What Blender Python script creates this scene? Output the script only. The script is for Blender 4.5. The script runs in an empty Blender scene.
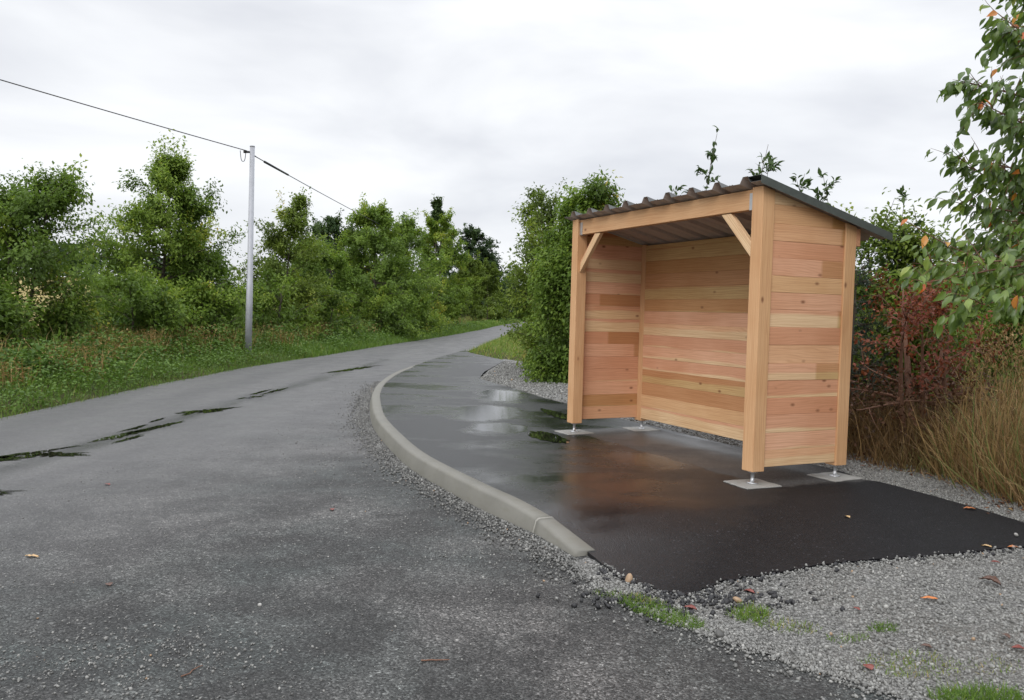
import bpy, math, random
import numpy as np
from mathutils import Vector, Matrix
from mathutils.geometry import delaunay_2d_cdt

random.seed(7)
RNG = np.random.default_rng(11)
sc = bpy.context.scene
COL = sc.collection


# ------------------------------------------------------------------ helpers
def smooth(t):
    t = np.clip(t, 0.0, 1.0)
    return t * t * (3 - 2 * t)


def put(o, parent=None):
    COL.objects.link(o)
    if parent is not None:
        o.parent = parent
    return o


def tag(o, label=None, cat=None, group=None, kind=None):
    if label:
        o['label'] = label
    if cat:
        o['category'] = cat
    if group:
        o['group'] = group
    if kind:
        o['kind'] = kind
    return o


def empty(name, loc=(0, 0, 0), rz=0.0):
    o = bpy.data.objects.new(name, None)
    o.empty_display_size = 0.2
    o.location = loc
    o.rotation_euler = (0, 0, rz)
    return put(o)


def np_mesh(name, verts, loops, totals, tone=None, smooth_shade=False):
    """mesh from flat numpy arrays; tone is one float per face"""
    me = bpy.data.meshes.new(name)
    verts = np.ascontiguousarray(verts, dtype=np.float32)
    loops = np.ascontiguousarray(loops, dtype=np.int32)
    totals = np.ascontiguousarray(totals, dtype=np.int32)
    me.vertices.add(len(verts))
    me.vertices.foreach_set('co', verts.ravel())
    me.loops.add(len(loops))
    me.loops.foreach_set('vertex_index', loops)
    me.polygons.add(len(totals))
    starts = np.concatenate(([0], np.cumsum(totals)[:-1])).astype(np.int32)
    me.polygons.foreach_set('loop_start', starts)
    me.polygons.foreach_set('loop_total', totals)
    if smooth_shade:
        me.polygons.foreach_set('use_smooth', np.ones(len(totals), dtype=bool))
    if tone is not None:
        a = me.attributes.new('tone', 'FLOAT', 'FACE')
        a.data.foreach_set('value', np.ascontiguousarray(tone, dtype=np.float32))
    me.update(calc_edges=True)
    me.validate()
    return me


class Soup:
    """collects many small template shapes into one mesh"""

    def __init__(self):
        self.v, self.l, self.t, self.tone, self.n = [], [], [], [], 0

    def scatter(self, tv, tf, pos, R, scale, tone):
        tv = np.asarray(tv, float)
        pos = np.asarray(pos, float)
        n = len(pos)
        if n == 0:
            return
        scale = np.asarray(scale, float)
        if scale.ndim == 1:
            scale = np.repeat(scale[:, None], 3, 1)
        local = tv[None] * scale[:, None, :]
        w = np.einsum('nij,nkj->nki', R, local) + pos[:, None, :]
        k = len(tv)
        fl = np.concatenate([np.asarray(f) for f in tf])
        ft = np.array([len(f) for f in tf])
        loops = (fl[None] + (np.arange(n) * k)[:, None] + self.n).ravel()
        self.v.append(w.reshape(-1, 3))
        self.l.append(loops)
        self.t.append(np.tile(ft, n))
        self.tone.append(np.repeat(np.asarray(tone, float), len(tf)))
        self.n += n * k

    def build(self, name, mat, parent=None, smooth_shade=False):
        me = np_mesh(name, np.concatenate(self.v), np.concatenate(self.l), np.concatenate(self.t),
                     np.concatenate(self.tone), smooth_shade)
        me.materials.append(mat)
        return put(bpy.data.objects.new(name, me), parent)


def tubes_mesh(name, tubes, mat, parent=None, sides=6):
    """tubes: list of (points Nx3, radii N)"""
    V, L, T, n = [], [], [], 0
    for pts, rad in tubes:
        pts = np.asarray(pts, float)
        m = len(pts)
        d = np.gradient(pts, axis=0)
        d /= np.linalg.norm(d, axis=1)[:, None] + 1e-9
        ref = np.array([0, 0, 1.0]) if abs(d[:, 2]).mean() < 0.85 else np.array([1.0, 0, 0])
        a = np.cross(d, ref)
        a /= np.linalg.norm(a, axis=1)[:, None] + 1e-9
        b = np.cross(d, a)
        ang = np.linspace(0, 2 * np.pi, sides, endpoint=False)
        ring = (a[:, None, :] * np.cos(ang)[None, :, None] + b[:, None, :] * np.sin(ang)[None, :, None])
        V.append((pts[:, None, :] + ring * np.asarray(rad)[:, None, None]).reshape(-1, 3))
        for i in range(m - 1):
            for j in range(sides):
                q = (j + 1) % sides
                L += [n + i * sides + j, n + i * sides + q, n + (i + 1) * sides + q, n + (i + 1) * sides + j]
                T.append(4)
        L += [n + (m - 1) * sides + j for j in range(sides)]
        T.append(sides)
        L += [n + j for j in reversed(range(sides))]
        T.append(sides)
        n += m * sides
    me = np_mesh(name, np.concatenate(V), L, T, None, True)
    me.materials.append(mat)
    return put(bpy.data.objects.new(name, me), parent)


def frames(axis, normal):
    """rotation matrices whose columns are side, axis, normal"""
    axis = axis / (np.linalg.norm(axis, axis=1)[:, None] + 1e-9)
    side = np.cross(axis, normal)
    side /= np.linalg.norm(side, axis=1)[:, None] + 1e-9
    nn = np.cross(side, axis)
    return np.stack([side, axis, nn], axis=2)


def rand_rot(n, rng=RNG):
    q = rng.normal(size=(n, 4))
    q /= np.linalg.norm(q, axis=1)[:, None]
    w, x, y, z = q.T
    return np.stack([np.stack([1 - 2 * (y * y + z * z), 2 * (x * y - z * w), 2 * (x * z + y * w)], 1),
                     np.stack([2 * (x * y + z * w), 1 - 2 * (x * x + z * z), 2 * (y * z - x * w)], 1),
                     np.stack([2 * (x * z - y * w), 2 * (y * z + x * w), 1 - 2 * (x * x + y * y)], 1)], 1)


def in_poly(P, poly):
    P = np.asarray(P)
    poly = np.asarray(poly)
    x, y = P[:, 0], P[:, 1]
    ins = np.zeros(len(P), bool)
    j = len(poly) - 1
    for i in range(len(poly)):
        xi, yi = poly[i]
        xj, yj = poly[j]
        c = ((yi > y) != (yj > y)) & (x < (xj - xi) * (y - yi) / (yj - yi + 1e-12) + xi)
        ins ^= c
        j = i
    return ins


def dense(poly, step, jitter=0.0, closed=True, rng=RNG):
    out = []
    n = len(poly)
    for i in range(n if closed else n - 1):
        a = np.array(poly[i], float)
        b = np.array(poly[(i + 1) % n], float)
        L = np.linalg.norm(b - a)
        st = step(0.5 * (a + b)) if callable(step) else step
        k = max(1, int(L / st))
        nrm = np.array([-(b - a)[1], (b - a)[0]]) / (L + 1e-9)
        for q in range(k):
            p = a + (b - a) * q / k
            if q and jitter:
                p = p + nrm * rng.normal() * jitter
            out.append(p)
    if not closed:
        out.append(np.array(poly[-1], float))
    return np.array(out)


def spline(pts, per=8):
    """Catmull-Rom through 2D or 3D points"""
    P = np.array(pts, float)
    P = np.vstack([2 * P[0] - P[1], P, 2 * P[-1] - P[-2]])
    out = []
    for i in range(1, len(P) - 2):
        for t in np.linspace(0, 1, per, endpoint=False):
            a, b, c, d = P[i - 1], P[i], P[i + 1], P[i + 2]
            out.append(0.5 * (2 * b + (c - a) * t + (2 * a - 5 * b + 4 * c - d) * t ** 2 + (3 * b - a - 3 * c + d) * t ** 3))
    out.append(P[-2])
    return np.array(out)


def sheet(name, outline, inner, zf, mat, skirt=0.0):
    """triangulated ground sheet with a clean outline and inner grid points"""
    outline = [Vector((float(p[0]), float(p[1]))) for p in outline]
    n = len(outline)
    inn = np.asarray(inner)
    if len(inn):
        inn = inn[in_poly(inn, [(p.x, p.y) for p in outline])]
    pts = outline + [Vector((float(p[0]), float(p[1]))) for p in inn]
    v, e, f, ov, oe, of = delaunay_2d_cdt(pts, [(i, (i + 1) % n) for i in range(n)], [list(range(n))], 1, 1e-5)
    co = np.array([(p.x, p.y) for p in v])
    z = zf(co[:, 0], co[:, 1])
    verts = np.column_stack([co, z])
    loops, tot = [], []
    for q in f:
        q = list(q)
        a, b, c = co[q[0]], co[q[1]], co[q[2]]
        if (b[0] - a[0]) * (c[1] - a[1]) - (b[1] - a[1]) * (c[0] - a[0]) < 0:
            q.reverse()
        loops += q
        tot.append(len(q))
    if skirt:
        # boundary edges get a short vertical face
        cnt = {}
        for q in f:
            q = list(q)
            a, b, c = co[q[0]], co[q[1]], co[q[2]]
            if (b[0] - a[0]) * (c[1] - a[1]) - (b[1] - a[1]) * (c[0] - a[0]) < 0:
                q.reverse()
            for i in range(len(q)):
                ed = (q[i], q[(i + 1) % len(q)])
                if (ed[1], ed[0]) in cnt:
                    del cnt[(ed[1], ed[0])]
                else:
                    cnt[ed] = 1
        low, extra = {}, []
        ntop = len(tot)
        for (a, b) in cnt:
            for i in (a, b):
                if i not in low:
                    low[i] = len(verts) + len(extra)
                    extra.append((verts[i][0], verts[i][1], verts[i][2]))
                    extra.append((verts[i][0], verts[i][1], verts[i][2] - skirt))
            loops += [low[b], low[a], low[a] + 1, low[b] + 1]
            tot.append(4)
        verts = np.vstack([verts, np.array(extra)])
    me = np_mesh(name, verts, loops, tot, None, True)
    me.materials.append(mat)
    return put(bpy.data.objects.new(name, me))


# ------------------------------------------------------------------ node helpers
class NT:
    def __init__(self, name):
        self.m = bpy.data.materials.new(name)
        self.m.use_nodes = True
        self.t = self.m.node_tree
        self.t.nodes.clear()
        self.out = self.t.nodes.new('ShaderNodeOutputMaterial')

    def n(self, typ, **kw):
        nd = self.t.nodes.new(typ)
        for k, v in kw.items():
            if k.startswith('i_'):
                nd.inputs[k[2:].replace('_', ' ')].default_value = v
            else:
                setattr(nd, k, v)
        return nd

    def link(self, a, b):
        self.t.links.new(a, b)

    def setin(self, sock, v):
        if isinstance(v, bpy.types.NodeSocket):
            self.t.links.new(v, sock)
        else:
            sock.default_value = v

    def math(self, op, a, b=0.0, clamp=False):
        nd = self.n('ShaderNodeMath', operation=op, use_clamp=clamp)
        self.setin(nd.inputs[0], a)
        self.setin(nd.inputs[1], b)
        return nd.outputs[0]

    def mix(self, fac, a, b, mode='MIX'):
        nd = self.n('ShaderNodeMix', data_type='RGBA', blend_type=mode)
        self.setin(nd.inputs[0], fac)
        self.setin(nd.inputs[6], a)
        self.setin(nd.inputs[7], b)
        return nd.outputs[2]

    def ramp(self, fac, stops, interp='LINEAR'):
        nd = self.n('ShaderNodeValToRGB')
        cr = nd.color_ramp
        cr.interpolation = interp
        while len(cr.elements) < len(stops):
            cr.elements.new(0.5)
        for e, (p, c) in zip(cr.elements, stops):
            e.position = p
            e.color = c if len(c) == 4 else (*c, 1)
        self.setin(nd.inputs[0], fac)
        return nd.outputs[0]

    def noise(self, vec, scale, detail=4, rough=0.55, dist=0.0):
        nd = self.n('ShaderNodeTexNoise')
        nd.inputs['Scale'].default_value = scale
        nd.inputs['Detail'].default_value = detail
        nd.inputs['Roughness'].default_value = rough
        nd.inputs['Distortion'].default_value = dist
        if vec is not None:
            self.link(vec, nd.inputs['Vector'])
        return nd.outputs['Fac']

    def voronoi(self, vec, scale, feature='F1', rand=1.0):
        nd = self.n('ShaderNodeTexVoronoi', feature=feature)
        nd.inputs['Scale'].default_value = scale
        nd.inputs['Randomness'].default_value = rand
        if vec is not None:
            self.link(vec, nd.inputs['Vector'])
        return nd

    def coord(self):
        return self.n('ShaderNodeTexCoord').outputs['Object']

    def mapping(self, vec, scale=(1, 1, 1), loc=(0, 0, 0), rot=(0, 0, 0)):
        nd = self.n('ShaderNodeMapping')
        nd.inputs['Scale'].default_value = scale
        nd.inputs['Location'].default_value = loc
        nd.inputs['Rotation'].default_value = rot
        self.link(vec, nd.inputs['Vector'])
        return nd.outputs[0]

    def attr(self, name, out='Fac'):
        return self.n('ShaderNodeAttribute', attribute_name=name).outputs[out]

    def bump(self, h, strength, dist=0.01, normal=None):
        nd = self.n('ShaderNodeBump')
        nd.inputs['Strength'].default_value = strength
        nd.inputs['Distance'].default_value = dist
        self.setin(nd.inputs['Height'], h)
        if normal is not None:
            self.link(normal, nd.inputs['Normal'])
        return nd.outputs[0]

    def principled(self, color, rough=0.6, metal=0.0, normal=None, spec=0.5):
        p = self.n('ShaderNodeBsdfPrincipled')
        self.setin(p.inputs['Base Color'], color if isinstance(color, bpy.types.NodeSocket) else (*color, 1))
        self.setin(p.inputs['Roughness'], rough)
        self.setin(p.inputs['Metallic'], metal)
        self.setin(p.inputs['Specular IOR Level'], spec)
        if normal is not None:
            self.link(normal, p.inputs['Normal'])
        return p

    def done(self, shader):
        self.link(shader, self.out.inputs['Surface'])
        return self.m


def g3(v):
    return (v, v, v)


# ------------------------------------------------------------------ materials
def mat_leaf(name, stops, trans=0.38, rough=0.55, spec=0.22):
    """leaf colour picked by the per-leaf tone"""
    t = NT(name)
    c = t.ramp(t.attr('tone'), stops)
    nz = t.noise(t.coord(), 9.0, 2)
    c = t.mix(t.math('MULTIPLY', nz, 0.35), c, (0.02, 0.035, 0.008, 1))
    p = t.principled(c, rough, 0, None, spec)
    tr = t.n('ShaderNodeBsdfTranslucent')
    t.link(t.mix(1.0, c, (1.5, 1.55, 1.1, 1), 'MULTIPLY'), tr.inputs['Color'])
    mx = t.n('ShaderNodeMixShader')
    mx.inputs[0].default_value = trans
    t.link(p.outputs[0], mx.inputs[1])
    t.link(tr.outputs[0], mx.inputs[2])
    return t.done(mx.outputs[0])


M = {}
M['leaf_hornbeam'] = mat_leaf('leaf_hornbeam', [(0.0, (0.066, 0.105, 0.023)), (0.4, (0.128, 0.206, 0.036)),
                                                (0.75, (0.226, 0.316, 0.048)), (0.92, (0.362, 0.387, 0.064)), (1.0, (0.552, 0.412, 0.081))])
M['leaf_light'] = mat_leaf('leaf_light', [(0.0, (0.074, 0.108, 0.022)), (0.45, (0.159, 0.225, 0.036)),
                                          (0.8, (0.266, 0.323, 0.053)), (1.0, (0.510, 0.395, 0.084))])
M['leaf_dark'] = mat_leaf('leaf_dark', [(0.0, (0.024, 0.045, 0.021)), (0.6, (0.045, 0.083, 0.031)), (1.0, (0.083, 0.128, 0.039))])
M['leaf_cherry'] = mat_leaf('leaf_cherry', [(0.0, (0.045, 0.085, 0.016)), (0.45, (0.090, 0.154, 0.026)), (0.85, (0.189, 0.275, 0.045)),
                                            (0.93, (0.275, 0.343, 0.060)), (0.955, (0.600, 0.275, 0.041)), (1.0, (0.600, 0.121, 0.030))], 0.3, 0.35, 0.5)
M['leaf_red'] = mat_leaf('leaf_red', [(0.0, (0.09, 0.028, 0.018)), (0.4, (0.22, 0.05, 0.03)), (0.62, (0.30, 0.09, 0.045)),
                                      (0.72, (0.06, 0.095, 0.028)), (1.0, (0.11, 0.14, 0.035))], 0.3)
M['leaf_spruce'] = mat_leaf('leaf_spruce', [(0.0, (0.02, 0.04, 0.032)), (1.0, (0.07, 0.11, 0.085))], 0.1)
M['leaf_sapling'] = mat_leaf('leaf_sapling', [(0.0, (0.036, 0.065, 0.024)), (0.6, (0.072, 0.122, 0.036)), (1.0, (0.144, 0.187, 0.048))], 0.25)
M['grass'] = mat_leaf('grass', [(0.0, (0.046, 0.079, 0.016)), (0.4, (0.098, 0.184, 0.028)), (0.75, (0.171, 0.263, 0.044)),
                                (0.9, (0.289, 0.289, 0.077)), (1.0, (0.394, 0.289, 0.121))], 0.3, 0.5, 0.3)
M['weeds'] = mat_leaf('weeds', [(0.0, (0.047, 0.086, 0.019)), (0.35, (0.094, 0.172, 0.033)), (0.55, (0.156, 0.218, 0.046)),
                                (0.7, (0.234, 0.172, 0.065)), (0.85, (0.312, 0.187, 0.078)), (1.0, (0.499, 0.359, 0.169))], 0.25, 0.6, 0.2)
M['dry_grass'] = mat_leaf('dry_grass', [(0.0, (0.090, 0.053, 0.026)), (0.3, (0.196, 0.113, 0.053)), (0.6, (0.374, 0.240, 0.113)),
                                        (0.85, (0.540, 0.374, 0.196)), (0.93, (0.210, 0.240, 0.074)), (1.0, (0.150, 0.196, 0.060))], 0.2, 0.6, 0.2)
M['litter'] = mat_leaf('litter', [(0.0, (0.05, 0.02, 0.014)), (0.5, (0.14, 0.05, 0.025)), (0.8, (0.25, 0.12, 0.05)), (1.0, (0.35, 0.22, 0.09))], 0.1)


def mat_fallen(name, col):
    t = NT(name)
    nz = t.noise(t.coord(), 60, 3)
    c = t.mix(nz, (*[v * 0.55 for v in col], 1), (*[min(1, v * 1.3) for v in col], 1))
    return t.done(t.principled(c, 0.4, 0, None, 0.5).outputs[0])


M['fallen_orange'] = mat_fallen('fallen_orange', (0.50, 0.17, 0.05))
M['fallen_tan'] = mat_fallen('fallen_tan', (0.50, 0.33, 0.16))
M['fallen_red'] = mat_fallen('fallen_red', (0.17, 0.04, 0.03))
M['fallen_brown'] = mat_fallen('fallen_brown', (0.09, 0.045, 0.03))


def mat_bark(name, c1, c2):
    t = NT(name)
    v = t.mapping(t.coord(), (1, 1, 0.2))
    nz = t.noise(v, 40, 4)
    c = t.mix(nz, (*c1, 1), (*c2, 1))
    return t.done(t.principled(c, 0.85, 0, t.bump(nz, 0.6, 0.01), 0.2).outputs[0])


M['bark'] = mat_bark('bark', (0.05, 0.04, 0.032), (0.13, 0.11, 0.09))
M['bark_red'] = mat_bark('bark_red', (0.10, 0.045, 0.03), (0.22, 0.13, 0.09))


def mat_road():
    t = NT('asphalt_road')
    co = t.coord()
    big = t.noise(co, 0.45, 4, 0.6)
    mid = t.noise(co, 2.2, 5, 0.65)
    fine = t.noise(co, 38, 3, 0.7)
    vor = t.voronoi(co, 120)
    vor2 = t.voronoi(co, 45)
    sep = t.n('ShaderNodeSeparateColor')
    t.link(vor.outputs['Color'], sep.inputs[0])
    sep2 = t.n('ShaderNodeSeparateColor')
    t.link(vor2.outputs['Color'], sep2.inputs[0])
    base = t.mix(t.ramp(big, [(0.42, g3(0)), (0.58, g3(1))]), (0.030, 0.0345, 0.033, 1), (0.072, 0.069, 0.066, 1))
    base = t.mix(t.ramp(mid, [(0.42, g3(0)), (0.58, g3(1))]), base, t.mix(0.75, base, (0.021, 0.020, 0.0195, 1)))
    # aggregate chips
    chip = t.ramp(sep.outputs[0], [(0.0, g3(0.12)), (0.3, g3(0.6)), (0.6, g3(1.1)), (0.88, g3(1.7)), (0.975, g3(3.2))])
    base = t.mix(1.0, base, chip, 'MULTIPLY')
    chip2 = t.ramp(sep2.outputs[1], [(0.0, g3(0.7)), (0.6, g3(1.0)), (0.93, g3(1.2)), (0.985, g3(2.2))])
    base = t.mix(0.8, base, chip2, 'MULTIPLY')
    # smoother and paler along the carriageway to the left
    sx = t.n('ShaderNodeSeparateXYZ')
    t.link(co, sx.inputs[0])
    lane = t.math('ADD', t.math('MULTIPLY', sx.outputs['X'], -0.28), t.math('MULTIPLY', sx.outputs['Y'], 0.11))
    lane = t.math('ADD', lane, t.math('MULTIPLY', big, 0.9))
    lf = t.ramp(t.math('SUBTRACT', lane, 1.45), [(0.0, g3(0)), (0.9, g3(0.9))])
    pale = t.mix(1.0, (0.100, 0.099, 0.099, 1), t.ramp(sep.outputs[0], [(0, g3(0.7)), (0.9, g3(1.15)), (1, g3(1.6))]), 'MULTIPLY')
    pale = t.mix(t.ramp(t.noise(t.mapping(co, (1.0, 0.18, 1)), 1.6, 4), [(0.4, g3(0)), (0.62, g3(0.5))]), pale, (0.06, 0.06, 0.062, 1))
    base = t.mix(lf, base, pale)
    bx_ = t.math('ABSOLUTE', t.math('SUBTRACT', sx.outputs['X'], t.math('ADD', -4.75, t.math('MULTIPLY', sx.outputs['Y'], 0.045))))
    by_ = t.math('MAXIMUM', t.math('SUBTRACT', 6.5, sx.outputs['Y']), t.math('SUBTRACT', sx.outputs['Y'], 24.0))
    bd_ = t.math('ADD', t.math('MAXIMUM', bx_, by_), t.math('MULTIPLY', t.noise(t.mapping(co, (1.6, 0.5, 1)), 1.5, 5, 0.65), 0.9))
    damp = t.ramp(bd_, [(0.46, g3(1)), (0.72, g3(0))])
    base = t.mix(t.math('MULTIPLY', damp, 0.8), base, t.mix(1.0, base, (0.35, 0.35, 0.36, 1), 'MULTIPLY'))
    rough = t.math('ADD', t.math('MULTIPLY', t.ramp(mid, [(0.36, g3(0.0)), (0.66, g3(1.0))]), 0.20), 0.46)
    rough = t.math('SUBTRACT', rough, t.math('MULTIPLY', damp, 0.2))
    h = t.math('ADD', t.math('MULTIPLY', vor.outputs['Distance'], -0.6), t.math('MULTIPLY', fine, 0.5))
    h = t.math('ADD', h, t.math('MULTIPLY', sep2.outputs[1], 0.35))
    hs = t.math('MULTIPLY', h, t.math('SUBTRACT', 1.0, t.math('MULTIPLY', lf, 0.6)))
    nrm = t.bump(hs, 0.85, 0.009)
    return t.done(t.principled(base, rough, 0, nrm, 0.4).outputs[0])


def mat_pad(rect):
    """fresh dark tarmac, wet in patches, dry in a block under the shelter roof"""
    t = NT('wet_tarmac')
    co = t.coord()
    (px, py, rot, w, d) = rect
    loc = t.mapping(co, (1, 1, 1), (0, 0, 0))
    mp = t.n('ShaderNodeMapping', vector_type='TEXTURE')
    mp.inputs['Location'].default_value = (px, py, 0)
    mp.inputs['Rotation'].default_value = (0, 0, rot)
    t.link(co, mp.inputs['Vector'])
    sx = t.n('ShaderNodeSeparateXYZ')
    t.link(mp.outputs[0], sx.inputs[0])
    wob = t.math('MULTIPLY', t.math('SUBTRACT', t.noise(co, 2.5, 3), 0.5), 0.25)
    dx = t.math('SUBTRACT', t.math('ABSOLUTE', t.math('ADD', t.math('SUBTRACT', sx.outputs['X'], d / 2 + 0.12), wob)), d / 2)
    dy = t.math('SUBTRACT', t.math('ABSOLUTE', t.math('ADD', t.math('SUBTRACT', sx.outputs['Y'], w / 2), wob)), w / 2 + 0.1)
    dd = t.math('MAXIMUM', dx, dy)
    dry = t.ramp(t.math('ADD', t.math('MULTIPLY', dd, -4.0), 0.5), [(0.3, g3(0)), (0.6, g3(1))])
    big = t.noise(t.mapping(co, (0.75, 1.25, 1), (3.1, 0.4, 0)), 0.62, 3, 0.5)
    mid = t.noise(co, 3.2, 4, 0.6)
    vor = t.voronoi(co, 105)
    sep = t.n('ShaderNodeSeparateColor')
    t.link(vor.outputs['Color'], sep.inputs[0])
    base = t.mix(mid, (0.006, 0.006, 0.007, 1), (0.012, 0.012, 0.0135, 1))
    base = t.mix(1.0, base, t.ramp(sep.outputs[0], [(0, g3(0.55)), (0.8, g3(1.1)), (0.985, g3(1.5)), (1, g3(5))]), 'MULTIPLY')
    dryc = t.mix(1.0, (0.050, 0.048, 0.047, 1), t.ramp(sep.outputs[0], [(0, g3(0.7)), (0.8, g3(1.1)), (1, g3(1.8))]), 'MULTIPLY')
    base = t.mix(dry, base, dryc)
    wet = t.ramp(t.math('ADD', big, t.math('MULTIPLY', t.math('SUBTRACT', mid, 0.5), 0.25)), [(0.44, g3(0)), (0.60, g3(1))])
    # the near right apron has drained
    s2 = t.n('ShaderNodeSeparateXYZ')
    t.link(co, s2.inputs[0])
    drain = t.math('SUBTRACT', t.math('MULTIPLY', s2.outputs['X'], 0.5), t.math('MULTIPLY', s2.outputs['Y'], 0.3))
    drain = t.math('ADD', t.math('ADD', drain, 1.3), t.math('MULTIPLY', t.math('SUBTRACT', mid, 0.5), 0.3))
    drain = t.ramp(drain, [(0.0, g3(0)), (0.5, g3(1))])
    wet = t.math('MULTIPLY', wet, t.math('SUBTRACT', 1.0, drain))
    film = None
    for (fx, fy, rx, ry) in ((-0.15, 13.2, 0.5, 1.4), (-0.35, 11.0, 0.65, 1.0), (-0.15, 9.5, 0.45, 0.6)):
        ex = t.math('DIVIDE', t.math('SUBTRACT', s2.outputs['X'], fx), rx)
        ey = t.math('DIVIDE', t.math('SUBTRACT', s2.outputs['Y'], fy), ry)
        r2 = t.math('ADD', t.math('MULTIPLY', ex, ex), t.math('MULTIPLY', ey, ey))
        f1 = t.ramp(t.math('ADD', r2, t.math('MULTIPLY', t.math('SUBTRACT', t.noise(co, 1.7, 4, 0.6), 0.5), 2.2)), [(0.45, g3(1)), (1.0, g3(0))])
        film = f1 if film is None else t.math('MAXIMUM', film, f1)
    wet = t.math('MAXIMUM', wet, t.math('MULTIPLY', film, 1.35))
    rough = t.math('SUBTRACT', 0.42, t.math('MULTIPLY', wet, 0.23))
    rough = t.math('ADD', rough, t.math('MULTIPLY', t.math('MAXIMUM', dry, t.math('MULTIPLY', drain, 0.6)), 0.25), True)
    h = t.math('ADD', t.math('MULTIPLY', vor.outputs['Distance'], -0.7), t.math('MULTIPLY', t.noise(co, 60, 3), 0.5))
    hs = t.math('MULTIPLY', h, t.math('SUBTRACT', 1.0, t.math('MULTIPLY', wet, 0.73)))
    nrm = t.bump(hs, 0.5, 0.006)
    spec = t.math('SUBTRACT', 0.5, t.math('MULTIPLY', drain, 0.40))
    return t.done(t.principled(base, rough, 0, nrm, spec).outputs[0])


def mat_gravel():
    t = NT('gravel_bed')
    co = t.coord()
    v1 = t.voronoi(co, 85)
    v2 = t.voronoi(co, 130)
    s1 = t.n('ShaderNodeSeparateColor')
    t.link(v1.outputs['Color'], s1.inputs[0])
    big = t.noise(co, 1.3, 4)
    c = t.ramp(s1.outputs[0], [(0, (0.08, 0.079, 0.075)), (0.5, (0.165, 0.163, 0.156)), (0.85, (0.24, 0.237, 0.228)), (1, (0.36, 0.355, 0.34))])
    c = t.mix(t.ramp(v1.outputs['Distance'], [(0.4, g3(0)), (0.85, g3(0.6))]), c, (0.035, 0.033, 0.03, 1))
    c = t.mix(t.ramp(big, [(0.45, g3(0)), (0.7, g3(0.5))]), c, (0.10, 0.085, 0.065, 1))
    h = t.math('ADD', t.math('MULTIPLY', v1.outputs['Distance'], -1.0), t.math('MULTIPLY', v2.outputs['Distance'], -0.4))
    return t.done(t.principled(c, 0.6, 0, t.bump(h, 0.9, 0.012), 0.4).outputs[0])


def mat_stone():
    t = NT('stone_chips')
    tn = t.attr('tone')
    c = t.ramp(tn, [(0, (0.055, 0.054, 0.05)), (0.4, (0.155, 0.154, 0.146)), (0.8, (0.28, 0.278, 0.262)), (0.93, (0.36, 0.355, 0.335)), (1, (0.34, 0.23, 0.14))])
    nz = t.noise(t.coord(), 120, 2)
    c = t.mix(t.math('MULTIPLY', nz, 0.5), c, t.mix(1.0, c, (0.5, 0.5, 0.5, 1), 'MULTIPLY'))
    return t.done(t.principled(c, 0.5, 0, None, 0.45).outputs[0])


def mat_concrete(name='concrete', a=(0.26, 0.245, 0.205), b=(0.36, 0.345, 0.30)):
    t = NT(name)
    co = t.coord()
    n1 = t.noise(co, 3.0, 5, 0.65)
    n2 = t.noise(co, 45, 4, 0.7)
    n3 = t.noise(t.mapping(co, (1, 1, 3.0)), 9, 4)
    c = t.mix(n1, (*a, 1), (*b, 1))
    c = t.mix(t.ramp(n3, [(0.5, g3(0)), (0.75, g3(0.45))]), c, (0.12, 0.115, 0.085, 1))
    c = t.mix(t.ramp(n2, [(0.62, g3(0)), (0.72, g3(0.5))]), c, (0.11, 0.105, 0.09, 1))
    rough = t.math('ADD', t.math('MULTIPLY', n1, 0.3), 0.45)
    return t.done(t.principled(c, rough, 0, t.bump(n2, 0.35, 0.004), 0.4).outputs[0])


def mat_soil():
    t = NT('soil_and_turf')
    co = t.coord()
    n1 = t.noise(co, 0.7, 5)
    n2 = t.noise(co, 14, 5, 0.7)
    c = t.mix(t.ramp(n1, [(0.4, g3(0)), (0.6, g3(1))]), (0.055, 0.06, 0.022, 1), (0.085, 0.065, 0.038, 1))
    c = t.mix(t.math('MULTIPLY', n2, 0.7), c, (0.02, 0.022, 0.01, 1))
    # stubble field up the slope on the left
    sx = t.n('ShaderNodeSeparateXYZ')
    t.link(co, sx.inputs[0])
    f = t.ramp(t.math('MULTIPLY', t.math('ADD', sx.outputs['X'], 14.0), -0.4), [(0, g3(0)), (1, g3(1))])
    fc = t.mix(t.noise(t.mapping(co, (0.05, 1.2, 1)), 1.0, 4), (0.26, 0.20, 0.085, 1), (0.36, 0.29, 0.13, 1))
    fc = t.mix(t.ramp(t.noise(co, 0.05, 3), [(0.45, g3(0)), (0.6, g3(0.5))]), fc, (0.16, 0.17, 0.06, 1))
    c = t.mix(f, c, fc)
    return t.done(t.principled(c, 0.95, 0, t.bump(n2, 0.8, 0.03), 0.1).outputs[0])


def mat_water():
    t = NT('puddle_water')
    nz = t.noise(t.coord(), 9, 2)
    p = t.principled((0.010, 0.010, 0.008), 0.02, 0, None, 0.5)
    return t.done(p.outputs[0])


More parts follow.
